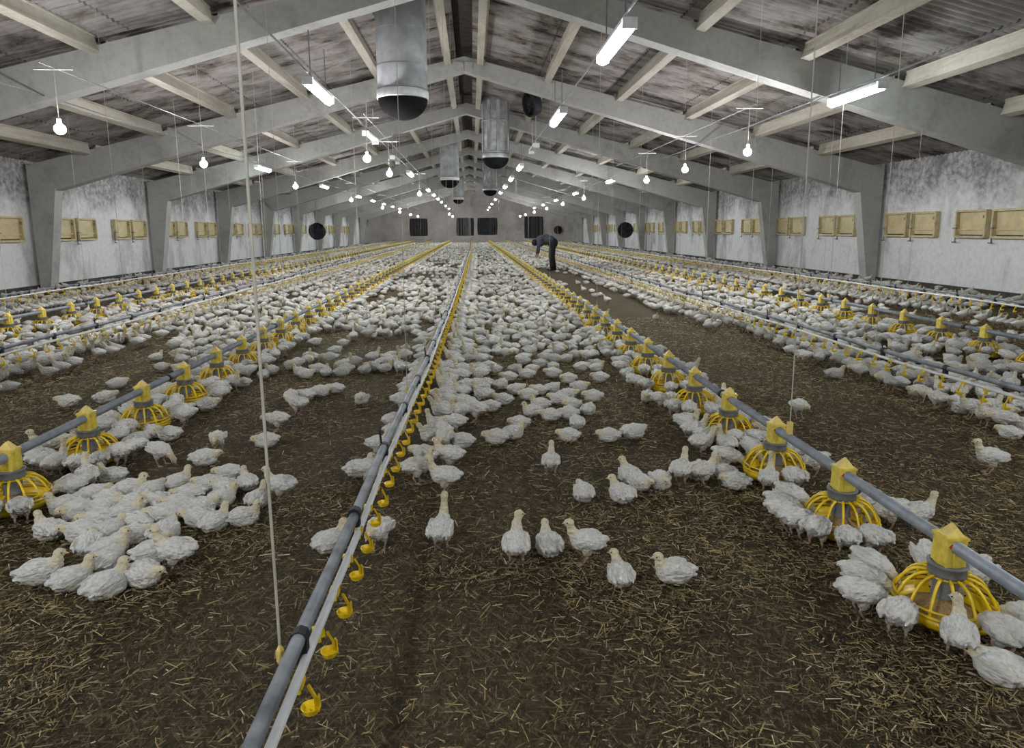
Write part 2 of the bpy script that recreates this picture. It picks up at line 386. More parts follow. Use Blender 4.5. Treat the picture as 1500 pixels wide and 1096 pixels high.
fan((-9.2, 40.5, 1.48), .50, (.55, -.7, .15), 'black round circulation fan hanging near the left wall')
fan((9.8, 42.5, 1.45), .50, (-.25, -1, .05), 'black round circulation fan hanging near the right wall')
fan((1.75, 19.6, 5.05), .36, (-.9, -.4, -.2), 'black round fan high under the right roof slope', 'up')
fan((9.9, 77.25, 1.45), .48, (0, -1, 0), 'small black round fan on the far wall, right side', 'wall')
# ---------------------------------------------------------------- ventilation chimneys
def duct(x, y, zb, r, lab, film=False):
    e = empty('ventilation_duct', (x, y, zb), 0, lab, 'duct', 'grey ventilation ducts near the ridge')
    zt = topz(x) + .35 - zb
    m = MB(); m.lathe([(r, .02), (r, zt), (r - .02, zt), (r - .02, .02)], 36, close=True)
    for zz in (.45, 1.1): m.lathe([(r, zz), (r + .008, zz + .015), (r, zz + .03)], 36)
    m.build('pipe_shell', M['film'] if film else M['steel'], e, True)
    m = MB(); m.lathe([(r + .004, -.13), (r + .02, -.11), (r + .02, .02), (r + .004, .04)], 36, close=True); m.build('rim', M['wpipe'] if not film else M['film'], e, True)
    m = MB(); m.lathe([(r * .99 * math.sin(a), -.12 - r * .80 * math.cos(a)) for a in [R(q) for q in range(2, 91, 8)]], 32); m.build('valve_bowl', M['bowl'], e, True)
    if film:
        m = MB()
        for k in range(9): a = 2 * PI * k / 9; m.box(((r + .015) * math.cos(a), (r + .015) * math.sin(a), zt / 2 - .1), (.03, .12, zt - .3), Matrix.Rotation(a, 3, 'Z'))
        for zz in (0.05, 1.1): m.lathe([(r + .02, zz), (r + .04, zz + .02), (r + .02, zz + .05)], 30, close=True)
        m.build('film_wrap', M['steel'], e)
duct(-1.29, 13.4, 4.12, .475, 'largest grey round ventilation duct with black bowl, hanging left of the ridge')
duct(.86, 24.0, 4.12, .46, 'ventilation duct wrapped in plastic film, right of the ridge', True)
duct(-1.05, 33.0, 4.0, .45, 'ventilation duct farther back, left of the ridge, black bowl beneath')
duct(1.2, 44.0, 4.15, .45, 'second film-wrapped ventilation duct right of the ridge, farther back', True)
duct(-1.1, 56.0, 4.1, .45, 'farthest ventilation duct left of the ridge')
# ---------------------------------------------------------------- lamps
def tube_light_proto():
    e = empty('tube_light', (0, 0, 0))
    m = MB(); m.box((0, 0, .066), (.15, 1.36, .04)); m.box((0, -.715, .03), (.15, .03, .11)); m.box((0, .715, .03), (.15, .03, .11)); m.build('housing', M['wpipe'], e)
    m = MB(); m.tube([(0, -.70, .012), (0, .70, .012)], .066, 8); m.build('diffuser', M['tube'], e)
    m = MB()
    for y in (-.5, .5): m.tube([(0, y, .08), (0, y, .75)], .008, 5)
    m.build('hanger', M['gcollar'], e); return e
tl = tube_light_proto(); firstT = True
rows = [('right inner', 1.62, 3.55, [-1.5, 7.75, 12.7, 22.6, 27.6, 32.6, 37.6, 46, 54, 62, 69]),
        ('left inner', -2.25, 3.55, [-.5, 10.5, 25.2, 35.2, 40, 45, 50, 58, 66]),
        ('right outer', 6.15, 3.6, [.5, 10.75, 29.8, 39.8, 49, 58, 66]),
        ('left outer', -7.1, 3.6, [1.0, 23.7, 33.2, 43, 49, 55, 61, 67])]
for nm, x, z, ysl in rows:
    cnt = 0
    for y in ysl:
        o = tl if firstT else copy_tree(tl); firstT = False
        o.location = (x, y, z)
        if y > 2: lab = 'lit fluorescent tube light, %s in the %s row' % (ORD[cnt], nm); cnt += 1
        else: lab = 'lit fluorescent tube light over the camera, %s row, outside the view' % nm
        tag(o, lab, 'tube light', 'fluorescent tube lights in rows under the roof')
    m = MB(); pts = []
    for k in range(0, 150):
        y = Y0 + .5 + k * (Y1 - Y0 - 1) / 149; pts.append((x, y, z + .145 + .03 * abs(math.sin(y * PI / 5.0))))
    m.tube(pts, .013, 5); tag(m.build('power_cable', M['gcollar'], smooth=True), 'dark power cable along the %s row of tube lights' % nm, 'cable', 'power cables of the lamp rows')
def bulb_proto():
    e = empty('hanging_bulb', (0, 0, 0))
    m = MB(); m.ball((0, 0, -.01), .072, 2); m.build('bulb', M['bulb'], e, True)
    m = MB(); m.lathe([(.02, .055), (.028, .07), (.028, .12), (.012, .135)], 12); m.build('socket', M['wpipe'], e)
    m = MB(); m.tube([(0, 0, .12), (0, 0, .75)], .006, 5); m.tube([(-.25, 0, .75), (.25, 0, .75)], .01, 5); m.build('drop_cord', M['cord'], e); return e
OFF = bpy.data.meshes.new_from_object(tl.children[1]); OFF.materials.clear(); OFF.materials.append(M['wpipe'])
for x, z, y, lab in ((1.62, 3.55, 17.6, 'unlit tube light in the right inner row, just past the two nearest lit ones'), (-2.25, 3.55, 15.6, 'unlit tube light in the left inner row, just past the nearest lit one'), (-2.25, 3.55, 20.4, 'unlit tube light in the left inner row, farther of the two dark ones')):
    o = copy_tree(tl); o.location = (x, y, z); tag(o, lab, 'tube light', 'fluorescent tube lights in rows under the roof')
    for ch in o.children:
        if ch.name.startswith('diffuser'): ch.data = OFF
bp = bulb_proto(); firstB = True
brows = [('right', 5.0, 2.9, [1.5, 12.12, 15.7, 19.18, 30, 37, 45, 54, 63, 70]), ('left', -5.5, 2.9, [2.2, 9.57, 14.4, 21.6, 31.3, 42, 52, 61, 69]),
         ('left centre', -2.0, 2.9, [-1.0, 13.3, 16.8, 26.2, 60, 70])]  # bulbs near the far wall added to brighten it
for nm, x, z, ysl in brows:
    cnt = 0
    for y in ysl:
        o = bp if firstB else copy_tree(bp); firstB = False; o.location = (x, y, z)
        if y > 4: lab = 'bright bare bulb on a drop cord, %s in the %s row' % (ORD[cnt], nm); cnt += 1
        else: lab = 'bright bare bulb over the camera, %s row, outside the view' % nm
        tag(o, lab, 'light bulb', 'bare bulbs hanging in rows')
    m = MB(); m.tube([(x, min(q for q in ysl if q > 5) - .3, z + .775), (x, Y1 - .3, z + .775)], .008, 5); tag(m.build('lamp_conduit', M['gcollar']), 'thin pale conduit carrying the %s row of bare bulbs' % nm, 'conduit', 'conduits of the bulb rows')
# ---------------------------------------------------------------- feed lines
HP = .315; PAN = .75; RP = .178
def pan_meshes():
    d = MB(); d.lathe([(.0, .012), (RP - .03, .012), (RP, .035), (RP + .004, .062), (RP - .008, .064), (RP - .018, .04), (RP - .04, .025), (.0, .022)], 28)
    fd = d
    d.lathe([(RP - .03, .026), (.09, .034), (.05, .07), (.03, .10)], 20, m=1)
    g = MB(); g.lathe([(RP + .002, .066), (RP + .009, .074), (RP + .002, .082), (RP - .006, .074)], 32, close=True)
    g.lathe([(RP * .985, .093), (RP * .985 + .005, .098), (RP * .985, .103), (RP * .985 - .005, .098)], 32, close=True)
    for k in range(14):
        a = 2 * PI * (k + .5) / 14; pts = []
        for q in range(7):
            u = q / 6; r = .058 + (RP - .058) * (u ** .72) ; z = .188 - .118 * (u ** 2.1)
            pts.append((r * math.cos(a), r * math.sin(a), z))
        g.tube(pts, [.0075, .0065, .006, .006, .006, .006, .006], 5)
    g.lathe([(.05, .176), (.066, .180), (.064, .19), (.05, .19)], 20, close=True)
    c = MB(); c.lathe([(.05, .188), (.066, .188), (.068, .2), (.066, .226), (.072, .23), (.072, .236), (.05, .236)], 24, close=True); c.lathe([(.05, .19), (.044, .12), (.05, .1)], 16)
    h = MB(); h.box((0, 0, .288), (.082, .086, .118), taper=.95); h.box((0, 0, .348), (.088, .092, .01)); h.box((0, -.044, .28), (.026, .01, .09)); h.box((.042, 0, .29), (.008, .026, .09))
    h.add([(-.036, -.03, .353), (.036, -.03, .353), (.036, .03, .353), (-.036, .03, .353), (-.016, -.008, .385), (.004, -.008, .398), (.004, .008, .398), (-.016, .008, .385)], [(0, 1, 5, 4), (1, 2, 6, 5), (2, 3, 7, 6), (3, 0, 4, 7), (4, 5, 6, 7)], 1)
    h.box((-.024, -.0435, .32), (.016, .003, .016), Matrix.Rotation(R(45), 3, 'Y'), 2)
    h.lathe([(.038, -.055), (.038, .055)], 12)
    return d, g, c, h
d_, g_, c_, h_ = pan_meshes()
n_l = 12 * 2                                    # drop the helper lathe around the pipe, the pipe has its own mesh
for _ in range(12): h_.f.pop(); h_.m.pop()
h_.v = h_.v[:-24]
PM = (d_.mesh('feeder_pan', [M['yellow'], M['feed']], True), g_.mesh('grill', M['yellow'], True), c_.mesh('collar', M['gcollar'], True), h_.mesh('hopper', [M['yhop'], M['ycap'], M['red']]))
whole = MB()
for mbx, mi in ((d_, 0), (c_, 2), (h_, 1)): whole.add(mbx.v, mbx.f, mi)
# lighter grill for far pans
whole.lathe([(RP + .002, .066), (RP + .012, .074), (RP + .002, .084), (RP - .006, .074)], 14, close=True)
for k in range(14):
    a = 2 * PI * (k + .5) / 14; whole.tube([((.058 + (RP - .058) * (u ** .72)) * math.cos(a), (.058 + (RP - .058) * (u ** .72)) * math.sin(a), .188 - .118 * u ** 2.1) for u in (0, .35, .7, 1)], .007, 4, cap=False)
WPAN = whole.mesh('feeder_pan', [M['yellow'], M['yhop'], M['gcollar']])
FEED = [('right centre', 1.84, 2.31, 'grey feed pipe with yellow pans just right of the middle aisle'), ('left', -2.57, 3.655, 'grey feed pipe with yellow pans left of the centre drinker line'),
        ('far right', 6.06, 7.42 - 3 * .75, 'grey feed pipe with yellow pans between the two right drinker lines'), ('far left', -6.64, 9.79 - 2 * .75, 'grey feed pipe with yellow pans between the two left drinker lines')]
def roof_over(x): return topz(x) - .05
PANS = []
for nm, x, ya, lab in FEED:
    e = empty('feed_line', (x, 0, 0), 0, lab, 'feed line', 'suspended feed lines along the barn')
    m = MB(); m.tube([(0, -1.0 if nm == 'right centre' else 0.5, HP), (0, Y1 - .5, HP)], .026, 14); m.build('feed_pipe', M['galv'], e, True)
    for k in range(25):
        y = 1.45 + 3.05 * k + (.9 if x < 0 else 0)
        if y < Y1 - 1:
            m = MB(); m.lathe([(.027, -.03), (.031, -.03), (.031, .03), (.027, .03)], 12, close=True); m.v = [(a, c + y + .2, b + HP) for a, b, c in m.v]; m.build('pipe_clamp', M['black'], e, True)
    k = 0; y = ya
    while y < Y1 - 1:
        PANS.append((x, y, nm, k))
        if y < 17 and k < 20:
            p = inst('feeder_pan', PM[0], e, (0, y, 0)); rz = 0
            inst('grill', PM[1], p); inst('collar', PM[2], p); inst('hopper', PM[3], p)
        else: inst('feeder_pan', WPAN, e, (0, y, 0))
        y += PAN; k += 1
    for k in range(12):
        y = 2.62 + 6.1 * k + {'right centre': 1.02, 'left': 0.4, 'far right': 2.2, 'far left': 1.1}[nm]
        if y < Y1 - 1:
            m = MB(); m.tube([(0, y, HP), (0, y, roof_over(x))], .0035, 4); m.build('suspension_cord', M['cord'], e)
            m = MB(); m.box((0, y, HP + .05), (.025, .03, .09)); m.build('cord_adjuster', M['ycap'], e)
# ---------------------------------------------------------------- drinker lines
HD = .41
def cx_path(y): 
    P_ = [(-1, -.52), (1.5, -.50), (3.3, -.48), (5.6, -.42), (10.4, -.36), (20, -.28), (36, -.16), (80, -.12)]
    for (a, b), (c, d) in zip(P_, P_[1:]):
        if y <= c: return b + (d - b) * (y - a) / (c - a)
    return -.12
cupL = MB(); cupL.box((0, 0, -.075), (.034, .045, .026)); cupL.tube([(.03, 0, -.088), (.05, 0, -.13), (.052, 0, -.165)], .006, 4); cupL.tube([(.0, 0, -.088), (0, 0, -.115)], .008, 6)
cupL.lathe([(0.004, -.182), (.024, -.18), (.032, -.16), (.029, -.16), (.021, -.174), (.004, -.176)], 12, c=(.035, 0, 0)); cupL.box((.06, 0, -.15), (.006, .02, .05))
CUP = cupL.mesh('drip_cup', M['yellow'])
DRINK = [('centre', 0, 'centre drinker line, grey pipe with yellow drip cups running from bottom of view'), ('right', 3.8, 'drinker line with grey and white pipes right of the bare litter strip'),
         ('far right', 8.2, 'drinker line along the right wall with a white lower pipe'), ('left', -4.6, 'drinker line in the left half, between the two left feed lines'), ('far left', -8.5, 'drinker line along the left wall')]
for nm, x0, lab in DRINK:
    px = cx_path if nm == 'centre' else (lambda y, x0=x0: x0 + .012 * math.sin(y * .8))
    e = empty('drinker_line', (0, 0, 0), 0, lab, 'drinker line', 'nipple drinker lines along the barn')
    ys_ = [-.5 + .75 * k for k in range(104)]; ys_ = [y for y in ys_ if y < Y1 - .5]
    dz = lambda y: .006 * math.sin(y * 1.9) + .004 * math.sin(y * 4.1)
    m = MB(); m.tube([(px(y), y, HD + dz(y)) for y in ys_], .020, 10); m.build('support_pipe', M['dpipe'], e, True)
    side = 1 if x0 <= 0 else -1
    m = MB(); m.tube([(px(y) + .018 * side, y, HD - .058 + dz(y)) for y in ys_], .0145, 8); m.build('water_pipe', M['wpipe'], e, True)
    y = 1.62; k = 0; rest = MB()
    while y < Y1 - 1:
        q = px(y) + .018 * side
        if k < 100:
            c = inst('drip_cup', CUP, e, (q, y, HD - .002), 0 if side > 0 else PI, .85)
            if k % 2: c.rotation_euler.z += .5
        else: rest.box((q, y, HD - .07), (.034, .045, .03)); rest.box((q + .035 * side, y, HD - .155), (.05, .05, .03)); rest.box((q + .045 * side, y, HD - .12), (.008, .02, .07))
        y += .225; k += 1
    tag(rest.build('drip_cups', M['yellow'], e), kind='stuff')
    for k, y in enumerate([.9 + .82 * k for k in range(93)]):
        if y < Y1 - 1:
            m = MB(); m.tube([(px(y), y - .018, HD), (px(y), y + .018, HD)], .026, 8); m.box((px(y) + .006 * side, y, HD - .04), (.03, .03, .09))
            if k % 3 == 0: m.tube([(px(y) - .01, y, HD), (px(y) - .02, y + .01, HD + .09)], .006, 5)
            m.build('pipe_clamp', M['black'], e)
    for k in range(26):
        y = (1.7 if nm == 'centre' else 2.9) + 3.05 * k
        if nm in ('centre',): xx = px(y) - .05
        else: xx = px(y)
        if y < Y1 - 1:
            m = MB(); m.tube([(xx, y, HD - (.05 if nm == 'centre' else 0)), (xx, y, roof_over(xx))], .003 + (.0015 if k == 0 else 0), 4); m.build('suspension_cord', M['cord'], e)
            if nm == 'centre' and k < 4: m = MB(); m.ball((xx, y, HD - .04), (.013, .013, .04), 1); m.build('cord_adjuster', M['ycap'], e)
# chickens nearest the camera: x, y, pose, heading, zone, label
ZONES = ['at the front edge of the middle aisle crowd', 'at the nearest left pan', 'at the nearest right pan', 'at the right end of the big huddle at left', 'at the second nearest left pan', 'at the second nearest right pan', 'at the third nearest right pan', 'in a resting pair across the middle aisle', 'in the back rows of the big huddle at left', 'in the fourth rank of the middle aisle crowd', 'in the front row of the big huddle at left', 'in the middle of the big huddle at left', 'in the row of five in the middle aisle', 'in the second rank of the middle aisle crowd', 'in the small group in the left aisle', 'in the third rank of the middle aisle crowd', 'under the near part of the right drinker line']
HAND = [
(1.51,2.33,'eat',356,2,''),
(1.6,2.46,'eat',327,2,''),
(1.7,2.56,'eat',299,2,''),
(1.57,2.18,'eat',43,2,''),
(1.71,2.06,'standTL',55,2,''),
(1.87,2.04,'eat',97,2,''),
(2.06,2.14,'eat',132,2,''),
(2.08,2.45,'eat',210,2,''),
(1.95,2.56,'eat',246,2,''),
(1.7,3.29,'eat',302,5,''),
(1.61,3.21,'eat',327,5,''),
(1.57,3.1,'eat',351,5,''),
(1.58,2.99,'eat',15,5,''),
(1.63,2.89,'eat',40,5,''),
(1.73,2.81,'eat',66,5,''),
(1.85,2.79,'eat',92,5,''),
(1.97,3.3,'eat',242,5,''),
(2.08,3.2,'eat',210,5,''),
(2.11,3.08,'eat',184,5,''),
(1.6,3.95,'eat',330,6,''),
(1.53,3.81,'sitU',100,6,''),
(1.54,3.66,'sitL',167,6,''),
(1.7,3.57,'tall',60,6,''),
(1.83,3.54,'eat',88,6,''),
(1.82,4.08,'eat',275,6,''),
(2.03,4,'eat',225,6,''),
(2.11,3.83,'eat',185,6,''),
(1.37,3.84,'sitL',56,6,''),
(-2.65,3.4,'eat',72,1,''),
(-2.52,3.39,'eat',100,1,''),
(-2.4,3.44,'eat',128,1,''),
(-2.31,3.75,'eat',200,1,''),
(-2.42,3.91,'sitL',240,1,''),
(-2.82,4.29,'eat',25,4,''),
(-2.74,4.19,'eat',51,4,''),
(-2.63,4.14,'tall',77,4,''),
(-2.51,4.14,'eat',103,4,''),
(-2.4,4.19,'eat',129,4,''),
(-2.32,4.29,'eat',155,4,''),
(-2.3,4.42,'eat',183,4,''),
(-2.36,4.58,'eat',220,4,''),
(-1.92,2.83,'sitU',20,10,''),
(-1.75,2.77,'sitU',45,10,''),
(-1.57,2.7,'sitU',55,10,''),
(-1.46,2.78,'sitL',-25,10,''),
(-1.69,2.93,'sitL',60,10,''),
(-1.74,3.05,'sitU',30,10,''),
(-1.86,3.1,'sitL',100,10,''),
(-1.51,2.98,'sitU',10,10,''),
(-1.7,3.18,'sitL',20,11,''),
(-1.84,3.24,'sitL',60,11,''),
(-1.97,3.23,'sitL',178,11,''),
(-2.16,3.27,'sitU',150,11,''),
(-1.97,3.38,'sitL',200,11,''),
(-1.86,3.43,'sitU',20,11,''),
(-1.75,3.33,'sitL',160,11,''),
(-1.65,3.41,'sitL',190,11,''),
(-1.55,3.2,'sitL',80,11,''),
(-2.02,3.53,'sitL',10,8,''),
(-2.14,3.5,'sitL',220,8,''),
(-2.25,3.57,'sitU',200,8,''),
(-2.19,3.73,'sitL',30,8,''),
(-2.07,3.67,'sitL',330,8,''),
(-1.89,3.57,'sitL',170,8,''),
(-1.77,3.6,'sitL',150,8,''),
(-2.01,3.79,'sitU',5,8,''),
(-1.88,3.76,'sitL',60,8,''),
(-1.64,3.56,'sitL',180,8,''),
(-1.64,3.69,'sitL',200,8,''),
(-1.5,3.51,'sitL',20,3,''),
(-1.46,3.37,'sitL',170,3,''),
(-1.35,3.31,'sitU',60,3,''),
(-1.22,3.36,'sitU',10,3,''),
(-1.43,3.62,'sitU',30,3,''),
(-1.59,3.85,'sitL',180,3,''),
(-1.47,3.78,'sitL',150,3,''),
(-1.37,3.86,'sitU',120,3,''),
(-1.22,3.6,'sitU',80,3,''),
(-1.54,4.03,'sitL',190,3,''),
(-1.36,2.88,'stand',172,-1,'white chicken standing over the big left huddle, facing left'),
(-1.11,3.66,'stand',172,-1,'white chicken standing at the right tip of the left huddle beside the hanging rope'),
(-1.78,3.89,'sitU',60,-1,'white chicken sitting upright just behind the big left huddle'),
(-2.24,4.03,'sitU',178,-1,'white chicken sitting between the nearest left pan and the left huddle'),
(-2.3,3.88,'stand',120,-1,'white chicken standing at the right edge of the nearest left pan'),
(-1.79,4.31,'sitL',0,-1,'lone white chicken squatting above the left huddle, head low'),
(-1.5,4.66,'sitL',200,-1,'lone round white chicken dozing at the hanging rope'),
(-2.08,4.32,'eat',-25,-1,'white chicken pecking the litter right of the second left pan'),
(-2.27,4.87,'sitL',170,-1,'white chicken crouched right of the third left pan'),
(-1.8,4.57,'standL',-80,-1,'white chicken standing alone on one spot facing the camera, left aisle'),
(-1.52,5.03,'standL',185,-1,'white chicken standing in profile below the small left aisle group'),
(-1.48,5.47,'standL',150,14,''),
(-1.54,5.99,'sitL',160,14,''),
(-1.66,5.95,'sitL',100,14,''),
(-1.44,6.11,'sitL',0,14,''),
(-1.32,6.23,'sitL',170,14,''),
(-1.86,7.04,'sitU',160,14,''),
(-1.4,6.97,'sitL',10,14,''),
(-1.69,7.16,'sitL',190,14,''),
(-1.74,8.27,'sitL',30,14,''),
(-1.01,5.81,'sitL',-100,-1,'lone fluffy white chicken in the left aisle near the centre drinker line'),
(-3.6,5.92,'sitL',180,-1,'lone white chicken resting on bare litter far left'),
(-3.34,6.04,'sitL',30,-1,'white chicken behind the left feed pipe, nearest of two on bare litter'),
(-3.53,6.62,'sitL',30,-1,'white chicken behind the left feed pipe, further of two on bare litter'),
(-0.73,4.03,'sitU',20,-1,'white chicken pressed against the left side of the centre drinker pipe'),
(-0.36,3.88,'stand',5,-1,'white chicken standing in profile facing right, beside centre drinker cups'),
(-0.22,4.45,'standL',-100,-1,'white chicken standing facing the camera, right of the centre drinker'),
(-0.47,3.04,'standL',-110,-1,'white chicken with lowered head at the nearest drip cups'),
(-0.7,3.04,'sitU',50,-1,'white chicken behind the near end of the centre drinker pipe'),
(-0.17,3,'tall',80,-1,'white chicken standing with neck stretched high, seen from behind'),
(0.18,2.83,'standR',85,-1,'leftmost of three front white chickens, seen from behind, head turned right'),
(0.34,2.94,'sitU',97,-1,'middle of three front white chickens, tail toward the camera'),
(0.51,2.84,'stand',175,-1,'right of three front white chickens, in profile facing left'),
(0.62,2.65,'sitTL',92,-1,'frontmost white chicken in the middle aisle, back to camera, head turned left'),
(0.86,2.65,'sitU',178,-1,'white chicken sitting in profile facing left, rightmost of the front ones'),
(0.47,3.94,'stand',82,-1,'lone white chicken walking away in the middle of the aisle'),
(0.61,3.56,'sitL',90,-1,'round white chicken asleep with head tucked, left of the six'),
(0.82,3.52,'sitTL',115,-1,'white chicken sitting with back turned, in front of the row of four'),
(0.93,3.81,'sitTL',100,12,''),
(0.97,3.69,'sitL',-60,12,''),
(1.1,3.7,'sitL',-92,12,''),
(1.23,3.72,'stand',60,12,''),
(1.36,3.71,'stand',20,12,''),
(0.15,4.61,'sitL',182,7,''),
(0.28,4.71,'sitU',10,7,''),
(0.97,4.6,'sitL',178,7,''),
(1.17,4.66,'sitL',5,7,''),
(0.68,4.63,'sitL',170,-1,'white chicken resting alone between the two resting pairs'),
(0.13,5.47,'sitL',185,0,''),
(0.25,5.68,'sitL',150,0,''),
(0.34,4.97,'sitL',190,0,''),
(0.47,5.3,'sitU',200,0,''),
(0.61,5.16,'sitL',170,0,''),
(0.76,5.2,'sitL',190,0,''),
(0.79,4.94,'sitL',90,0,''),
(0.95,5.31,'sitL',60,0,''),
(0.83,5.48,'sitL',200,0,''),
(0.74,5.65,'sitL',150,0,''),
(0.56,5.5,'sitU',180,0,''),
(0.74,6.09,'sitL',30,13,''),
(0.85,5.83,'sitL',340,13,''),
(0.48,5.83,'sitL',200,13,''),
(0.39,6.06,'sitL',10,13,''),
(0.13,6.33,'sitL',100,13,''),
(0.01,6.31,'sitL',10,13,''),
(-0.15,6.58,'sitL',30,13,''),
(0.6,6.02,'sitL',150,13,''),
(1,6.12,'sitL',340,13,''),
(1.27,6.5,'sitL',170,13,''),
(0.26,6.26,'sitL',60,13,''),
(0.16,7.18,'sitL',200,15,''),
(-0.05,7.06,'sitL',340,15,''),
(1.17,7.02,'sitL',10,15,''),
(0.94,6.46,'sitL',200,15,''),
(0.82,6.75,'sitL',170,15,''),
(0.74,7.2,'sitL',190,15,''),
(0.56,7.4,'sitL',150,15,''),
(1.06,7.48,'sitL',20,15,''),
(0.54,6.71,'sitU',180,15,''),
(0.44,6.98,'sitL',30,15,''),
(1.06,5.74,'sitL',180,15,''),
(0.35,6.6,'sitL',170,15,''),
(-0.09,7.99,'standL',20,-1,'white chicken standing just right of the centre drinker crowd, nearer of two'),
(-0.12,8.82,'sitU',160,-1,'white chicken just right of the centre drinker crowd, further of two'),
(0.2,8.53,'sitL',180,9,''),
(0.34,8.47,'sitL',20,9,''),
(0.53,8.35,'sitL',100,9,''),
(0.67,8.54,'sitL',200,9,''),
(0.83,8.33,'sitL',0,9,''),
(1.01,8.12,'sitL',180,9,''),
(1.28,9.02,'sitL',30,9,''),
(1.07,9.16,'sitL',180,9,''),
(0.13,9.48,'sitL',10,9,''),
(2.25,3.05,'stand',10,-1,'white chicken between the two nearest right pans, behind the pipe, facing right'),
(3.22,3.78,'stand',170,-1,'lone white chicken walking left on the bare litter at far right'),
(1.77,1.94,'sitL',120,-1,'white chicken at the very bottom right corner'),
(2.64,5.09,'standL',-80,-1,'lone white chicken on bare litter between right feed line and right drinker'),
(3.85,8.01,'stand',20,-1,'white chicken standing by the right drinker line on bare litter, head raised'),
(2.97,10.57,'stand',-90,-1,'lone small white chicken on the bare strip right of the feed line'),
(3.75,7.16,'eat',100,16,''),
(3.87,7.07,'standL',40,16,''),
(4.08,7.06,'standL',80,16,''),
(3.89,5.84,'standL',60,16,''),
(3.92,5.24,'standL',100,16,''),
]
# ---------------------------------------------------------------- straw
def straw():
    rng = np.random.default_rng(5); N = 300000
    v_ = rng.random(N); Y = .7 + 10.5 * v_ ** 1.55; X = (rng.random(N) - .5) * 2 * (1.3 + Y * .86) + .06 * Y
    keep = np.abs(X) < 11.3; X = X[keep]; Y = Y[keep]; N = len(X)
    # clumps: thin the straw where the litter is trodden bare
    dens = np.array([noise.noise(Vector((x * .8, y * .8, 7))) + .6 * noise.noise(Vector((x * 2.3, y * 2.3, 1))) for x, y in zip(X, Y)])
    dens = dens + .25 * np.clip(X, -.6, .6) - .35 * np.exp(-((X + .3) / .45) ** 2)
    keep = rng.random(N) < np.clip(.62 + dens * .9, .2, 1); X, Y = X[keep], Y[keep]; N = len(X)
    L = (.010 + .052 * rng.random(N) ** 2.2) * (1 + .05 * Y); a = rng.random(N) * 2 * PI; w = (.0008 + .0009 * rng.random(N)) * (1 + .14 * Y)
    tilt = (rng.random(N) - .4) * .5; z = .003 + .018 * rng.random(N)
    d = np.stack([np.cos(a), np.sin(a), tilt], 1); s = np.stack([-np.sin(a), np.cos(a), np.zeros(N)], 1)
    c = np.stack([X, Y, z], 1); h = np.array([0, 0, 1.0])
    e0 = c - d * L[:, None] / 2; e1 = c + d * L[:, None] / 2; e1[:, 2] = np.abs(e1[:, 2]) + .002; e0[:, 2] = np.maximum(e0[:, 2], .0)
    V = np.stack([e0 - s * w[:, None], e0 + s * w[:, None], e0 + h * w[:, None] * 1.2, e1 - s * w[:, None], e1 + s * w[:, None], e1 + h * w[:, None] * 1.2], 1).reshape(-1, 3)
    base = (np.arange(N) * 6)[:, None]; q = np.array([0, 2, 5, 3, 2, 1, 4, 5])[None] + base; Fq = q.reshape(-1, 4)
    me = bpy.data.meshes.new('straw'); me.vertices.add(len(V)); me.vertices.foreach_set('co', V.ravel())
    me.loops.add(Fq.size); me.loops.foreach_set('vertex_index', Fq.ravel()); me.polygons.add(len(Fq))
    me.polygons.foreach_set('loop_start', np.arange(len(Fq)) * 4); me.polygons.foreach_set('loop_total', np.full(len(Fq), 4)); me.update(calc_edges=True)
    t = rng.random(N)[:, None]; col = (1 - t) * np.array([.05, .038, .02]) + t ** 1.6 * np.array([.42, .32, .15]); br = rng.random(N) > .975; col[br] = (.55, .46, .27)
    col = np.concatenate([col, np.ones((N, 1))], 1); col = np.repeat(col, 6, 0)
    at = me.color_attributes.new('col', 'FLOAT_COLOR', 'POINT'); at.data.foreach_set('color', col.astype(np.float32).ravel())
    me.materials.append(M['straw']); o = bpy.data.objects.new('straw', me); COL.objects.link(o)
    tag(o, 'loose yellow brown straw strewn over the litter floor', 'straw', kind='stuff')
straw()
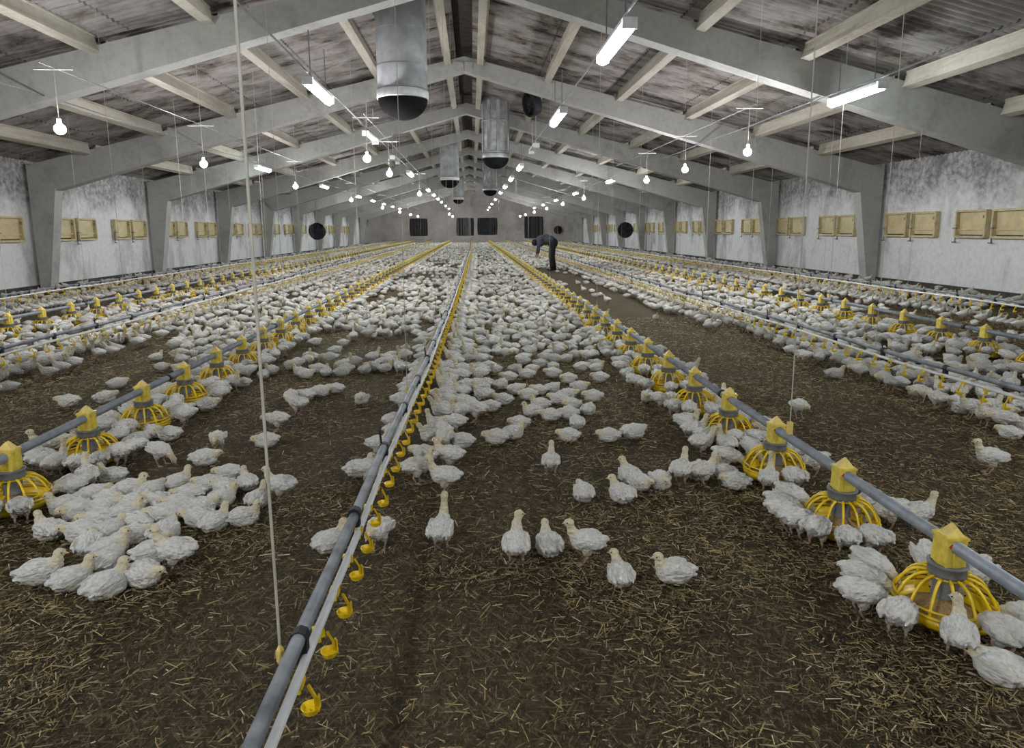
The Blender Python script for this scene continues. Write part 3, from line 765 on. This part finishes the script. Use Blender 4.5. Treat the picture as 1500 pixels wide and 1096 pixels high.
# ---------------------------------------------------------------- the person
def person():
    J = dict(pel=(0, 0, 1.06), sp1=(-.14, -.02, 1.17), sp2=(-.30, -.03, 1.20), ch=(-.44, -.04, 1.18), nk=(-.52, -.05, 1.12), hd0=(-.57, -.05, 1.07),
             hL=(.02, -.10, 1.0), kL=(-.03, -.11, .54), aL=(.0, -.11, .10), tL=(-.13, -.12, .05),
             hR=(.03, .10, 1.0), kR=(.03, .13, .54), aR=(.10, .13, .10), tR=(-.03, .14, .05),
             sL=(-.43, -.20, 1.14), eL=(-.50, -.24, .86), wL=(-.56, -.22, .62), sR=(-.45, .13, 1.12), eR=(-.50, .18, .86), wR=(-.50, .14, .62))
    Rr = dict(pel=(.12, .12), sp1=(.15, .165), sp2=(.15, .17), ch=(.15, .17), nk=(.065, .065), hd0=(.055, .055), hL=(.115, .115), kL=(.078, .078), aL=(.06, .06), tL=(.045, .045),
              hR=(.115, .115), kR=(.078, .078), aR=(.06, .06), tR=(.045, .045), sL=(.075, .075), eL=(.058, .058), wL=(.038, .038), sR=(.075, .075), eR=(.058, .058), wR=(.038, .038))
    ED = [('pel', 'sp1'), ('sp1', 'sp2'), ('sp2', 'ch'), ('ch', 'nk'), ('nk', 'hd0'), ('pel', 'hL'), ('hL', 'kL'), ('kL', 'aL'), ('aL', 'tL'), ('pel', 'hR'), ('hR', 'kR'), ('kR', 'aR'), ('aR', 'tR'),
          ('ch', 'sL'), ('sL', 'eL'), ('eL', 'wL'), ('ch', 'sR'), ('sR', 'eR'), ('eR', 'wR')]
    root = empty('person', (2.93, 24.6, 0), R(-6), 'person in grey jacket and black trousers bending over the chickens', 'person')
    names = list(J)
    def skin(name, js, eds, rad, mat, sub=2, rootj=None):
        me = bpy.data.meshes.new(name); me.from_pydata([J[j] for j in js], [], [(js.index(a), js.index(b)) for a, b in eds if a in js and b in js])
        o = bpy.data.objects.new(name, me); COL.objects.link(o); md = o.modifiers.new('s', 'SKIN')
        for i, j in enumerate(js): me.skin_vertices[0].data[i].radius = rad[j]; me.skin_vertices[0].data[i].use_root = (j == rootj)
        md.use_smooth_shade = True; sb = o.modifiers.new('u', 'SUBSURF'); sb.levels = sub; sb.render_levels = sub
        bpy.context.view_layer.update(); dg = bpy.context.evaluated_depsgraph_get(); m2 = bpy.data.meshes.new_from_object(o.evaluated_get(dg))
        bpy.data.objects.remove(o); m2.materials.clear()
        for x in (mat if isinstance(mat, list) else [mat]): m2.materials.append(x)
        q = bpy.data.objects.new(name, m2); COL.objects.link(q); q.parent = root; finish(m2, True); return q
    # hands: palm with four fingers and a thumb each
    for s, w in (('L', J['wL']), ('R', J['wR'])):
        wx, wy, wz = w; J['p' + s] = (wx - .01, wy, wz - .07); Rr['p' + s] = (.036, .022); names.append('p' + s); ED.append(('w' + s, 'p' + s))
        for k in range(4):
            a, b, c = 'f%s%da' % (s, k), 'f%s%db' % (s, k), 'f%s%dc' % (s, k); oy = (k - 1.5) * .021
            J[a] = (wx - .012, wy + oy, wz - .10); J[b] = (wx - .02, wy + oy * 1.2, wz - .135 - .004 * (2 - abs(k - 1.5))); J[c] = (wx + .002, wy + oy * 1.2, wz - .165 - .006 * (2 - abs(k - 1.5)))
            for n_, r in ((a, .010), (b, .009), (c, .007)): Rr[n_] = (r, r); names.append(n_)
            ED.extend([('p' + s, a), (a, b), (b, c)])
        a, b = 't%sa' % s, 't%sb' % s; J[a] = (wx - .04, wy + .02, wz - .075); J[b] = (wx - .055, wy + .025, wz - .115)
        for n_, r in ((a, .011), (b, .009)): Rr[n_] = (r, r); names.append(n_)
        ED.extend([('p' + s, a), (a, b)])
    body = skin('body', names, ED, {k: (v[0] * .86, v[1] * .86) for k, v in Rr.items()}, M['skin'], 2, 'pel')
    # head joined into the body mesh
    hb = MB(); hb.ball((-.64, -.05, 1.03), (.10, .078, .112), 3); hb.ball((-.715, -.05, .985), (.028, .014, .02), 1); hb.ball((-.655, -.13, 1.02), (.022, .01, .03), 1); hb.ball((-.655, .03, 1.02), (.022, .01, .03), 1); hb.ball((-.69, -.05, .94), (.035, .045, .03), 2)
    bm = bmesh.new(); bm.from_mesh(body.data); tmp = hb.mesh('h', M['skin'], True); bm.from_mesh(tmp); bm.to_mesh(body.data); bm.free(); finish(body.data, True)
    e_ = MB(); e_.ball((-.728, -.085, 1.01), .011, 1); e_.ball((-.728, -.015, 1.01), .011, 1); e_.build('eyes', M['eye'], root, True)
    hr = MB(); hr.ball((-.625, -.05, 1.05), (.122, .105, .125), 3); hr.build('hair', M['hair'], root, True)
    jk = ['pel', 'sp1', 'sp2', 'ch', 'sL', 'eL', 'wL', 'sR', 'eR', 'wR', 'nk']
    skin('jacket', jk, [('pel', 'sp1'), ('sp1', 'sp2'), ('sp2', 'ch'), ('ch', 'nk'), ('ch', 'sL'), ('sL', 'eL'), ('eL', 'wL'), ('ch', 'sR'), ('sR', 'eR'), ('eR', 'wR')], {k: (Rr[k][0] * 1.16 + .006, Rr[k][1] * 1.16 + .006) for k in jk}, M['jacket'], 2, 'ch')
    st = MB(); st.ball((.035, 0, 1.03), (.19, .215, .20), 3); st.build('trouser_seat', M['trousers'], root, True)
    jb = MB(); jb.ball((-.20, -.02, 1.145), (.33, .215, .19), 3); jb.ball((-.42, -.03, 1.10), (.17, .235, .21), 3); jb.build('jacket_back', M['jacket'], root, True)
    tm = MB()
    for s in ('L', 'R'):
        hp_, kn, an = (Vector(J[q + s]) for q in ('h', 'k', 'a'))
        tm.tube([hp_ + Vector((0, 0, .06)), hp_ - Vector((0, 0, .08)), hp_.lerp(kn, .5), kn, kn.lerp(an, .4), kn.lerp(an, .75), an], [.115, .125, .112, .092, .086, .078, .075], 16)
    tm.build('trousers', M['trousers'], root, True)
    for s in ('L', 'R'):
        x, y, z = J['a' + s]; b = MB(); b.ball((x - .06, y, .055), (.15, .055, .05), 2); b.tube([(x, y, .05), (x, y, .22)], .068, 12)
        b.build('boot', M['black'], root, True)
person()
# ---------------------------------------------------------------- chickens
def chick_mesh(name, pose, vox, detail):
    """one continuous bird: feet on z = 0, facing +X"""
    sit = pose.startswith('sit'); B = []           # ellipsoids: centre, radii, pitch
    if sit: bz, dz = .062, 0
    else: bz, dz = .128, .066
    tiltb = -8 if pose in ('eat',) else (14 if not sit else 6)
    if pose == 'tall': tiltb = 22
    def E(c, r, p=0, y=0): B.append((c, r, p, y))
    E((-.005, 0, bz + .002), (.078, .060, .057), tiltb)
    E((.038, 0, bz - .004), (.050, .053, .050), 0)
    E((-.060, 0, bz + (.0 if tiltb > 0 else .016)), (.042, .042, .036), 0)
    if pose == 'eat': E((-.096, 0, bz + .036), (.030, .024, .013), 30)
    else: E((-.092, 0, bz + .014), (.030, .024, .013), 22)
    for s in (-1, 1):
        if detail:
            E((-.020, s * .058, bz + .010), (.064, .011, .032), tiltb - 6, -s * 5)
            E((-.066, s * .050, bz + .004), (.042, .008, .016), tiltb + 8, s * 9)
            E((.03, s * .048, bz + .016), (.022, .012, .022), 0)
        else: E((-.018, s * .050, bz + .006), (.064, .016, .034), tiltb - 6)
        if not sit: E((.002, s * .030, bz - .044), (.027, .021, .034), 0)
    if sit: E((0, 0, .034), (.084, .066, .036), 0)
    turn = {'sitTL': 1, 'standTL': 1, 'standR': -1}.get(pose, 0)
    if pose in ('stand', 'standR', 'standTL'): nk = [(.062, 0, bz + .022), (.082, 0, bz + .052), (.092, turn * .006, bz + .080)]; hd = (.098, turn * .012, bz + .100); hp = -4
    elif pose == 'standL': nk = [(.070, 0, bz + .010), (.094, 0, bz + .018), (.112, 0, bz + .020)]; hd = (.126, 0, bz + .016); hp = -35
    elif pose == 'tall': nk = [(.058, 0, bz + .030), (.072, 0, bz + .064), (.080, 0, bz + .098), (.084, 0, bz + .122)]; hd = (.090, 0, bz + .142); hp = 4
    elif pose == 'drink': nk = [(.062, 0, bz + .028), (.080, 0, bz + .060), (.094, 0, bz + .088)]; hd = (.108, 0, bz + .106); hp = 38
    elif pose == 'eat': nk = [(.072, 0, bz - .006), (.100, 0, bz - .024), (.122, 0, bz - .044)]; hd = (.138, 0, bz - .062); hp = -60
    elif pose in ('sitU', 'sitTL'): nk = [(.058, 0, bz + .020), (.070, turn * .004, bz + .042), (.076, turn * .008, bz + .058)]; hd = (.082, turn * .012, bz + .074); hp = -6
    else: nk = [(.060, .006, bz + .012), (.078, .010, bz + .020)]; hd = (.094, .014, bz + .026); hp = -18
    rs = [.034, .026, .0205, .0185]
    for i, c in enumerate(nk): E(c, (rs[i] * 1.05, rs[i], rs[i] * 1.15))
    hy = turn * 62 if turn else (25 if pose == 'sitL' else 0)
    E(hd, (.0275, .0215, .0220), hp, hy)
    E((hd[0] - .004, hd[1], hd[2] - .014), (.018, .017, .016))
    mb = MB()
    bm0 = bmesh.new(); bmesh.ops.create_icosphere(bm0, subdivisions=3 if detail else 2, radius=1)
    tv = [v.co.copy() for v in bm0.verts]; tf = [tuple(v.index for v in f.verts) for f in bm0.faces]; bm0.free()
    for c, r, p, yw in B:
        rot = Matrix.Rotation(R(yw), 3, 'Z') @ Matrix.Rotation(R(-p), 3, 'Y')
        mb.add([rot @ Vector((v.x * r[0], v.y * r[1], v.z * r[2])) + Vector(c) for v in tv], tf)
    o = bpy.data.objects.new('t', mb.mesh('t', M['feather'], True)); COL.objects.link(o)
    md = o.modifiers.new('r', 'REMESH'); md.mode = 'VOXEL'; md.voxel_size = vox
    sm = o.modifiers.new('s', 'SMOOTH'); sm.factor = .5; sm.iterations = 3 if detail == 2 else (2 if detail else 1)
    bpy.context.view_layer.update(); me = bpy.data.meshes.new_from_object(o.evaluated_get(bpy.context.evaluated_depsgraph_get())); bpy.data.objects.remove(o)
    V = [v.co.copy() for v in me.vertices]; Fc = [tuple(p.vertices) for p in me.polygons]; bpy.data.meshes.remove(me)
    hv = Vector(hd); nks = [Vector(q) for q in nk]; C = []
    out = MB()
    seed = Vector((hash_(pose) * 3.1, 0, 0))
    for v in V:
        if detail:
            d1 = noise.noise(Vector((v.x * 24, v.y * 80, v.z * 66)) + seed); d2 = noise.noise(Vector((v.x * 60, v.y * 190, v.z * 170)) + seed)
            dh = min((v - hv).length / .04, 1); n = Vector((v.x + .01, v.y, v.z - bz)); n = n.normalized() if n.length > 1e-4 else Vector((0, 0, 1))
            cl = noise.cell(Vector((v.x * 42 + v.z * 20, v.y * 50, v.z * 42)) + seed) - .5   # overlapping feather tufts
            v = v + n * (d1 * .0070 + d2 * .0030 + cl * .0012) * dh
        if v.z < .002: v.z = .002
        out.v.append(tuple(v))
        dn = min([(v - q).length for q in nks[1:] + [hv]]); k = max(0, min(1, 1.25 - dn / .036)); k2 = max(0, min(1, 1.1 - (v - hv).length / .03))
        base = Vector((.86, .855, .81)); yel = Vector((.84, .68, .27)); pale = Vector((.84, .74, .46)); grey = Vector((.56, .53, .48))
        n1 = noise.noise(v * 30 + seed) * .5 + .5; n2 = noise.noise(Vector((v.x * 55, v.y * 110, v.z * 100)) + seed * 2) * .5 + .5; n3 = noise.noise(v * 16 - seed) * .5 + .5
        c = base.lerp(grey, .75 * max(0, min(1, (n2 - .50) * 4)) * (.4 + .6 * n3)); c = c.lerp(yel, k * .8); c = c.lerp(pale, k2 * .5)  # greyish feather bases, mottled in to read as darker creases
        c = c.lerp(Vector((.40, .31, .22)), .85 * max(0, min(1, (bz - .004 - v.z) / .04)) * (.3 + .7 * n1)); c = c.lerp(Vector((.80, .70, .40)), .5 * max(0, n1 - .52) / .48)  # dirty belly, darkened further in the colour as if lit from above
        C.append((*c, 1))
    out.f = [tuple(f) for f in Fc]; out.m = [0] * len(Fc)
    nb = len(out.v); pink = (.55, .36, .28, 1)
    n_ = 6 if detail == 2 else 3
    if not sit:
        for s in (-1, 1):
            x0 = {'stand': (.012, -.012)}.get(pose, (.0, .0))[0 if s > 0 else 1]
            fx = x0 + .012
            out.tube([(x0, s * .030, bz - .05), (x0 - .012, s * .031, .050), (fx, s * .032, .009)], [.010, .0062, .0052], n_)
            if detail:
                for an in (-32, 0, 32): out.tube([(fx, s * .032, .008), (fx + .018 * math.cos(R(an)), s * .032 + .018 * math.sin(R(an)), .006), (fx + .034 * math.cos(R(an)), s * .032 + .034 * math.sin(R(an)), .003)], [.0048, .0038, .002], n_)
                out.tube([(fx, s * .032, .008), (fx - .015, s * .032, .004)], [.004, .002], n_)
    elif detail == 2:
        for s in (-1, 1):
            for an in (-25, 5): out.tube([(.05, s * .045, .007), (.085, s * (.05 + an * .0004), .004)], [.004, .002], n_)
    C += [pink] * (len(out.v) - nb)
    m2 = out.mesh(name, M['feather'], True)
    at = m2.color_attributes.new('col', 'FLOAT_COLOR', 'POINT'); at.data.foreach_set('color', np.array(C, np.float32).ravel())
    # beak and eye placement
    rot = Matrix.Rotation(R(hy), 3, 'Z') @ Matrix.Rotation(R(-hp), 3, 'Y')
    bk = MB(); base_ = [(.019, -.0068, .0045), (.019, .0068, .0045), (.019, .0052, -.0075), (.019, -.0052, -.0075), (.041, 0, -.006)]
    bk.add([rot @ Vector(q) + hv for q in base_], [(0, 1, 4), (1, 2, 4), (2, 3, 4), (3, 0, 4), (3, 2, 1, 0)])
    bkm = bk.mesh('beak', M['beak']) if detail == 2 else None
    eyes = [tuple(rot @ Vector((.0105, s * .0196, .0045)) + hv) for s in (-1, 1)]
    return m2, bkm, eyes
def hash_(s): return sum(ord(c) * (i + 1) for i, c in enumerate(s)) % 17
POSES = ['stand', 'standR', 'standTL', 'standL', 'tall', 'drink', 'eat', 'sitU', 'sitTL', 'sitL']
HI = {p: chick_mesh('chicken', p, .0052, 2) for p in POSES}
eb = MB(); eb.ball((0, 0, 0), .0044, 1); EYE = eb.mesh('eye', M['eye'], True)
MID = {p: chick_mesh('chicken', p, .0145, 1) for p in ('stand', 'standL', 'drink', 'eat', 'sitU', 'sitL')}
SMALL = ('stand', 'standL', 'drink', 'eat', 'sitU', 'sitL')
DOT = {p: chick_mesh('chicken', p, .042, 0) for p in SMALL}; TINY = {p: chick_mesh('chicken', p, .031, 0) for p in SMALL}; LOW = {p: chick_mesh('chicken', p, .023, 0) for p in ('stand', 'standL', 'drink', 'eat', 'sitU', 'sitL')}
print('verts', {p: len(HI[p][0].vertices) for p in HI}, {p: len(MID[p][0].vertices) for p in MID}, {p: len(LOW[p][0].vertices) for p in LOW})
rnd = random.Random(21)
grid = {}
def free(x, y, r):
    gx, gy = int(x // .2), int(y // .2)
    for i in range(gx - 2, gx + 3):
        for j in range(gy - 2, gy + 3):
            for (a, b) in grid.get((i, j), ()):
                if (a - x) ** 2 + (b - y) ** 2 < r * r: return False
    return True
def put(x, y): grid.setdefault((int(x // .2), int(y // .2)), []).append((x, y))
ALL = []                                        # x, y, pose, yaw (deg), label or None, zone
for x, y, pose, yw, z, lab in HAND: ALL.append((x, y, pose, yw, lab or None, ZONES[z] if z >= 0 else None)); put(x, y)
PRX = {'right centre': 0, 'left': 1, 'far right': 2, 'far left': 3}
def ringpts(px, py, nm, k):
    done = {'right centre': 3, 'left': 2}.get(nm, 0)
    if k < done: return
    n = rnd.randint(9, 12)
    for q in range(n):
        if rnd.random() < .12: continue
        a = 2 * PI * (q + rnd.random() * .5) / n; r = .265 + rnd.random() * .03
        x, y = px + r * math.cos(a), py + r * math.sin(a)
        if free(x, y, .112):
            put(x, y); ALL.append((x, y, 'eat' if rnd.random() < .8 else rnd.choice(['standL', 'stand', 'sitL']), math.degrees(a) + 180 + rnd.uniform(-14, 14), None, 'at %s pan of %s feed line' % (ORD[k] if k < 14 else nth(k), nm)))
for (px, py, nm, k) in PANS: ringpts(px, py, nm, k)
# rows of birds drinking along the drinker lines
def drinkrow(pxf, s, ya, yb, p, nm, deep=1):
    y = ya
    while y < yb:
        for d in range(deep):
            if rnd.random() < p * (1 if d == 0 else .75):
                x = pxf(y) + s * (.155 + .155 * d + rnd.uniform(-.03, .06)); yy = y + rnd.uniform(-.05, .05)
                if free(x, yy, .115):
                    put(x, yy); f = 180 if s > 0 else 0
                    ALL.append((x, yy, rnd.choice(['drink', 'drink', 'stand', 'standL']) if d == 0 else rnd.choice(['sitL', 'sitU', 'standL', 'stand']), f + rnd.uniform(-42, 42), None, 'beside %s drinker line' % nm))
        y += .15
drinkrow(cx_path, 1, 3.75, 40, .93, 'centre', 2); drinkrow(cx_path, -1, 3.9, 40, .6, 'centre', 1); drinkrow(cx_path, 1, 5.2, 12, .9, 'centre', 3)
drinkrow(lambda y: -4.6, 1, 5.6, 40, .65, 'left', 1); drinkrow(lambda y: -4.6, -1, 4.8, 40, .8, 'left', 2)
drinkrow(lambda y: 3.8, 1, 4.4, 40, .6, 'right', 1); drinkrow(lambda y: 3.8, -1, 9.6, 40, .75, 'right', 1)
drinkrow(lambda y: 8.2, 1, 8.6, 50, .92, 'far right', 1); drinkrow(lambda y: 8.2, -1, 8.6, 50, .92, 'far right', 1)
drinkrow(lambda y: -8.5, 1, 9.0, 50, .9, 'far left', 1); drinkrow(lambda y: -8.5, -1, 9.0, 50, .85, 'far left', 1)
# resting crowds in the aisles: density by place
def dens(x, y):
    n = noise.noise(Vector((x * .55, y * .30, 5))) + .5 * noise.noise(Vector((x * 1.4, y * .8, 9)))
    if y > 34: return .9 if n > -.30 else .15
    if -.3 < x < 1.5:                            # middle aisle
        if y < 6.9: return 0
        if y < 8.2: return .30 if x > .15 else .10
        if y < 11: return .7 if n > -.05 else .05
        return .85 if n > -.16 else .06
    if 1.5 <= x < 2.25: return .85 if y > 3.4 and x < 1.72 else (.75 if y > 5 else .35 if y > 3.4 else 0)
    if -2.3 < x <= -.3:
        if y < 6.9: return .0
        if y < 7.6: return .5
        return .85 if n > -.10 else .03
    if -2.95 < x <= -2.3: return .75 if y > 3.6 else .2
    if -4.5 < x <= -2.95:
        if y < 7.2: return 0
        if y < 9.5: return .85 if x > -3.2 - (y - 7.2) * .45 else .02
        return .85 if n > -.28 else .05
    if -7.0 < x <= -4.5: return .93 if y > 5.5 and n > -.5 else .3
    if -8.2 < x <= -7.0: return .02 if y < 24 else .75
    if x <= -8.2: return .02 if y < 12 else .2 if y < 24 else .55
    if 2.25 <= x < 3.45:
        if y < 13: return 0.0
        if y < 24.4: return .012
        return .25 if y < 27 else .85
    if 3.45 <= x < 6.4:
        if x < 3.78 and y < 11.5: return .02
        if y < 4.6: return .3
        return .93 if n > -.5 else .4
    if 6.4 <= x < 7.9: return .03 if y < 15 else (.5 if y < 20 else .85)
    if x >= 7.9: return .02 if y < 12 else .5
    return 0
AN = [(-.3, 1.6, 'middle aisle'), (-2.4, -.3, 'left aisle'), (-4.6, -2.4, 'second left aisle'), (-7, -4.6, 'far left strip'), (1.6, 2.3, 'right feed strip'), (3.4, 7, 'far right strip')]
def try_crowd(ya, yb, n, rmin):
    for _ in range(n):
        y = ya + (yb - ya) * rnd.random(); x = rnd.uniform(-11.2, 11.2)
        # only what the view can show, plus a margin
        if abs(x - .06 * y) > y * .80 + 1.2: continue
        if rnd.random() > dens(x, y): continue
        if (x - 2.85) ** 2 + (y - 24.6) ** 2 < .25: continue
        if any((x - px) ** 2 + (y - py) ** 2 < .27 ** 2 for px, py in pan_near(x, y)): continue
        if min(abs(x - q) for q in (3.8, 8.2, -4.6, -8.5, cx_path(y))) < .085: continue
        if free(x, y, rmin):
            put(x, y); zn = next((c for a, b, c in AN if a <= x < b), 'side strip'); r = rnd.random()
            ALL.append((x, y, 'sitL' if r < .55 else 'sitU' if r < .75 else 'standL' if r < .85 else 'stand', rnd.uniform(0, 360), None, 'in ' + zn))
pg = {}
for q in PANS: pg.setdefault((round(q[0]), int(q[1])), []).append((q[0], q[1]))
def pan_near(x, y):
    r = []
    for X in (2, -3, 6, -7):
        if abs(x - X) < 1.2:
            for j in (-1, 0, 1): r += pg.get((X, int(y) + j), [])
    return r
try_crowd(3.3, 14, 30000, .142); try_crowd(14, 30, 34000, .165); try_crowd(30, 76, 60000, .20)
print('chickens', len(ALL))
def size(a):
    px = proj(a[0], a[1], .08); inside = -20 < px[0] < 1520 and -10 < px[1] < 1030
    return (0 if inside else 1, math.hypot(a[0], a[1]))
order = sorted(range(len(ALL)), key=lambda i: size(ALL[i])); near = [ALL[i] for i in order[:300]]; rest = [ALL[i] for i in order[300:]]
print('300th at', near[-1][1], 'outside count in near', sum(size(a)[0] for a in near))
zones = {}
PH = {'eat': 'feeding', 'drink': 'drinking', 'stand': 'standing', 'standL': 'standing', 'standR': 'standing', 'standTL': 'standing', 'tall': 'upright', 'sitL': 'resting', 'sitU': 'sitting', 'sitTL': 'sitting'}
for a in near:
    if a[4] is None:
        z = a[5]
        if 'pan' not in z and z not in ZONES:
            z = z + ', %g to %g metres from the camera' % (int(a[1] / .6) * .6, int(a[1] / .6) * .6 + .6) if False else z + ' level with %s right pan' % (ORD[max(0, min(13, int(round((a[1] - 2.31) / .75))))])
        zones.setdefault(z, []).append(a)
LAB = {}
for z, l in zones.items():
    l.sort(key=lambda a: proj(a[0], a[1], .08)[0])
    for i, a in enumerate(l):
        LAB[id(a)] = ('%s white chicken %s' % (PH[a[2]], z)) + (', %s from left' % nth(i) if len(l) > 1 else '')
def spawn(a):
    x, y, pose, yw = a[:4]; s = rnd.uniform(.93, 1.07) * .88
    hi, bk, ey = HI[pose]
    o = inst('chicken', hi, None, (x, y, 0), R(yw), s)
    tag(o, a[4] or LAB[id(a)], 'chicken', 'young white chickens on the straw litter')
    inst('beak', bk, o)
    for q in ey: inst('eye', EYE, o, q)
print('long labels', [v for v in LAB.values() if len(v.split()) > 16][:5], len({*LAB.values()}), len(LAB))
for a in near: spawn(a)
def crowd(items, LODM, name, lab):
    Vs, Fs, Cs = [], [], []; off = 0; cache = {}
    for p, (me, _, _) in LODM.items():
        n = len(me.vertices); v = np.empty(n * 3, np.float32); me.vertices.foreach_get('co', v); c = np.empty(n * 4, np.float32); me.color_attributes['col'].data.foreach_get('color', c)
        tris = []
        for f in me.polygons:
            q = list(f.vertices)
            for k in range(1, len(q) - 1): tris.append((q[0], q[k], q[k + 1]))
        cache[p] = (v.reshape(-1, 3), np.array(tris, np.int32), c.reshape(-1, 4))
    for a in items:
        x, y, pose, yw = a[:4]; pose = pose if pose in cache else {'tall': 'stand', 'standR': 'stand', 'standTL': 'stand', 'sitTL': 'sitU'}[pose]
        v, f, c = cache[pose]; s = rnd.uniform(.93, 1.07) * .88; ca, sa = math.cos(R(yw)) * s, math.sin(R(yw)) * s
        w = np.stack([v[:, 0] * ca - v[:, 1] * sa + x, v[:, 0] * sa + v[:, 1] * ca + y, v[:, 2] * s], 1)
        Vs.append(w); Fs.append(f + off); Cs.append(c * np.array([rnd.uniform(.60, .96)] * 3 + [1])); off += len(w)  # flock tinted down: dimmer light in the distance put into the colour
    V = np.concatenate(Vs).astype(np.float32); Fq = np.concatenate(Fs); Cc = np.concatenate(Cs).astype(np.float32)
    me = bpy.data.meshes.new(name); me.vertices.add(len(V)); me.vertices.foreach_set('co', V.ravel()); me.loops.add(Fq.size); me.loops.foreach_set('vertex_index', Fq.ravel())
    me.polygons.add(len(Fq)); me.polygons.foreach_set('loop_start', np.arange(len(Fq)) * 3); me.polygons.foreach_set('loop_total', np.full(len(Fq), 3)); me.update(calc_edges=True)
    finish(me, True); at = me.color_attributes.new('col', 'FLOAT_COLOR', 'POINT'); at.data.foreach_set('color', Cc.ravel()); me.materials.append(M['feather'])
    o = bpy.data.objects.new(name, me); COL.objects.link(o); crowd.last = o; print(name, len(items), len(V))
# everything beyond the nearest three hundred: one flock
flock = []
for lo, hi_, lod in ((0, 9.5, MID), (9.5, 20, LOW), (20, 40, TINY), (40, 99, DOT)):
    crowd([a for a in rest if lo <= a[1] < hi_], lod, 'chicken_flock', None); flock.append(bpy.data.objects[-1] if False else crowd.last)
V_, L_, C_ = [], [], []; off = 0
for o in flock:
    me = o.data; v = np.empty(len(me.vertices) * 3, np.float32); me.vertices.foreach_get('co', v); l = np.empty(len(me.loops), np.int32); me.loops.foreach_get('vertex_index', l)
    c = np.empty(len(me.vertices) * 4, np.float32); me.color_attributes['col'].data.foreach_get('color', c); V_.append(v); L_.append(l + off); C_.append(c); off += len(v) // 3
    bpy.data.objects.remove(o); bpy.data.meshes.remove(me)
V_ = np.concatenate(V_); L_ = np.concatenate(L_); C_ = np.concatenate(C_); n = len(L_) // 3
me = bpy.data.meshes.new('chicken_flock'); me.vertices.add(len(V_) // 3); me.vertices.foreach_set('co', V_); me.loops.add(len(L_)); me.loops.foreach_set('vertex_index', L_)
me.polygons.add(n); me.polygons.foreach_set('loop_start', np.arange(n) * 3); me.polygons.foreach_set('loop_total', np.full(n, 3)); me.update(calc_edges=True); finish(me, True)
at = me.color_attributes.new('col', 'FLOAT_COLOR', 'POINT'); at.data.foreach_set('color', C_); me.materials.append(M['feather'])
o = bpy.data.objects.new('chicken_flock', me); COL.objects.link(o); tag(o, 'dense flock of white chickens filling the barn behind the nearest birds', 'chickens', kind='stuff')
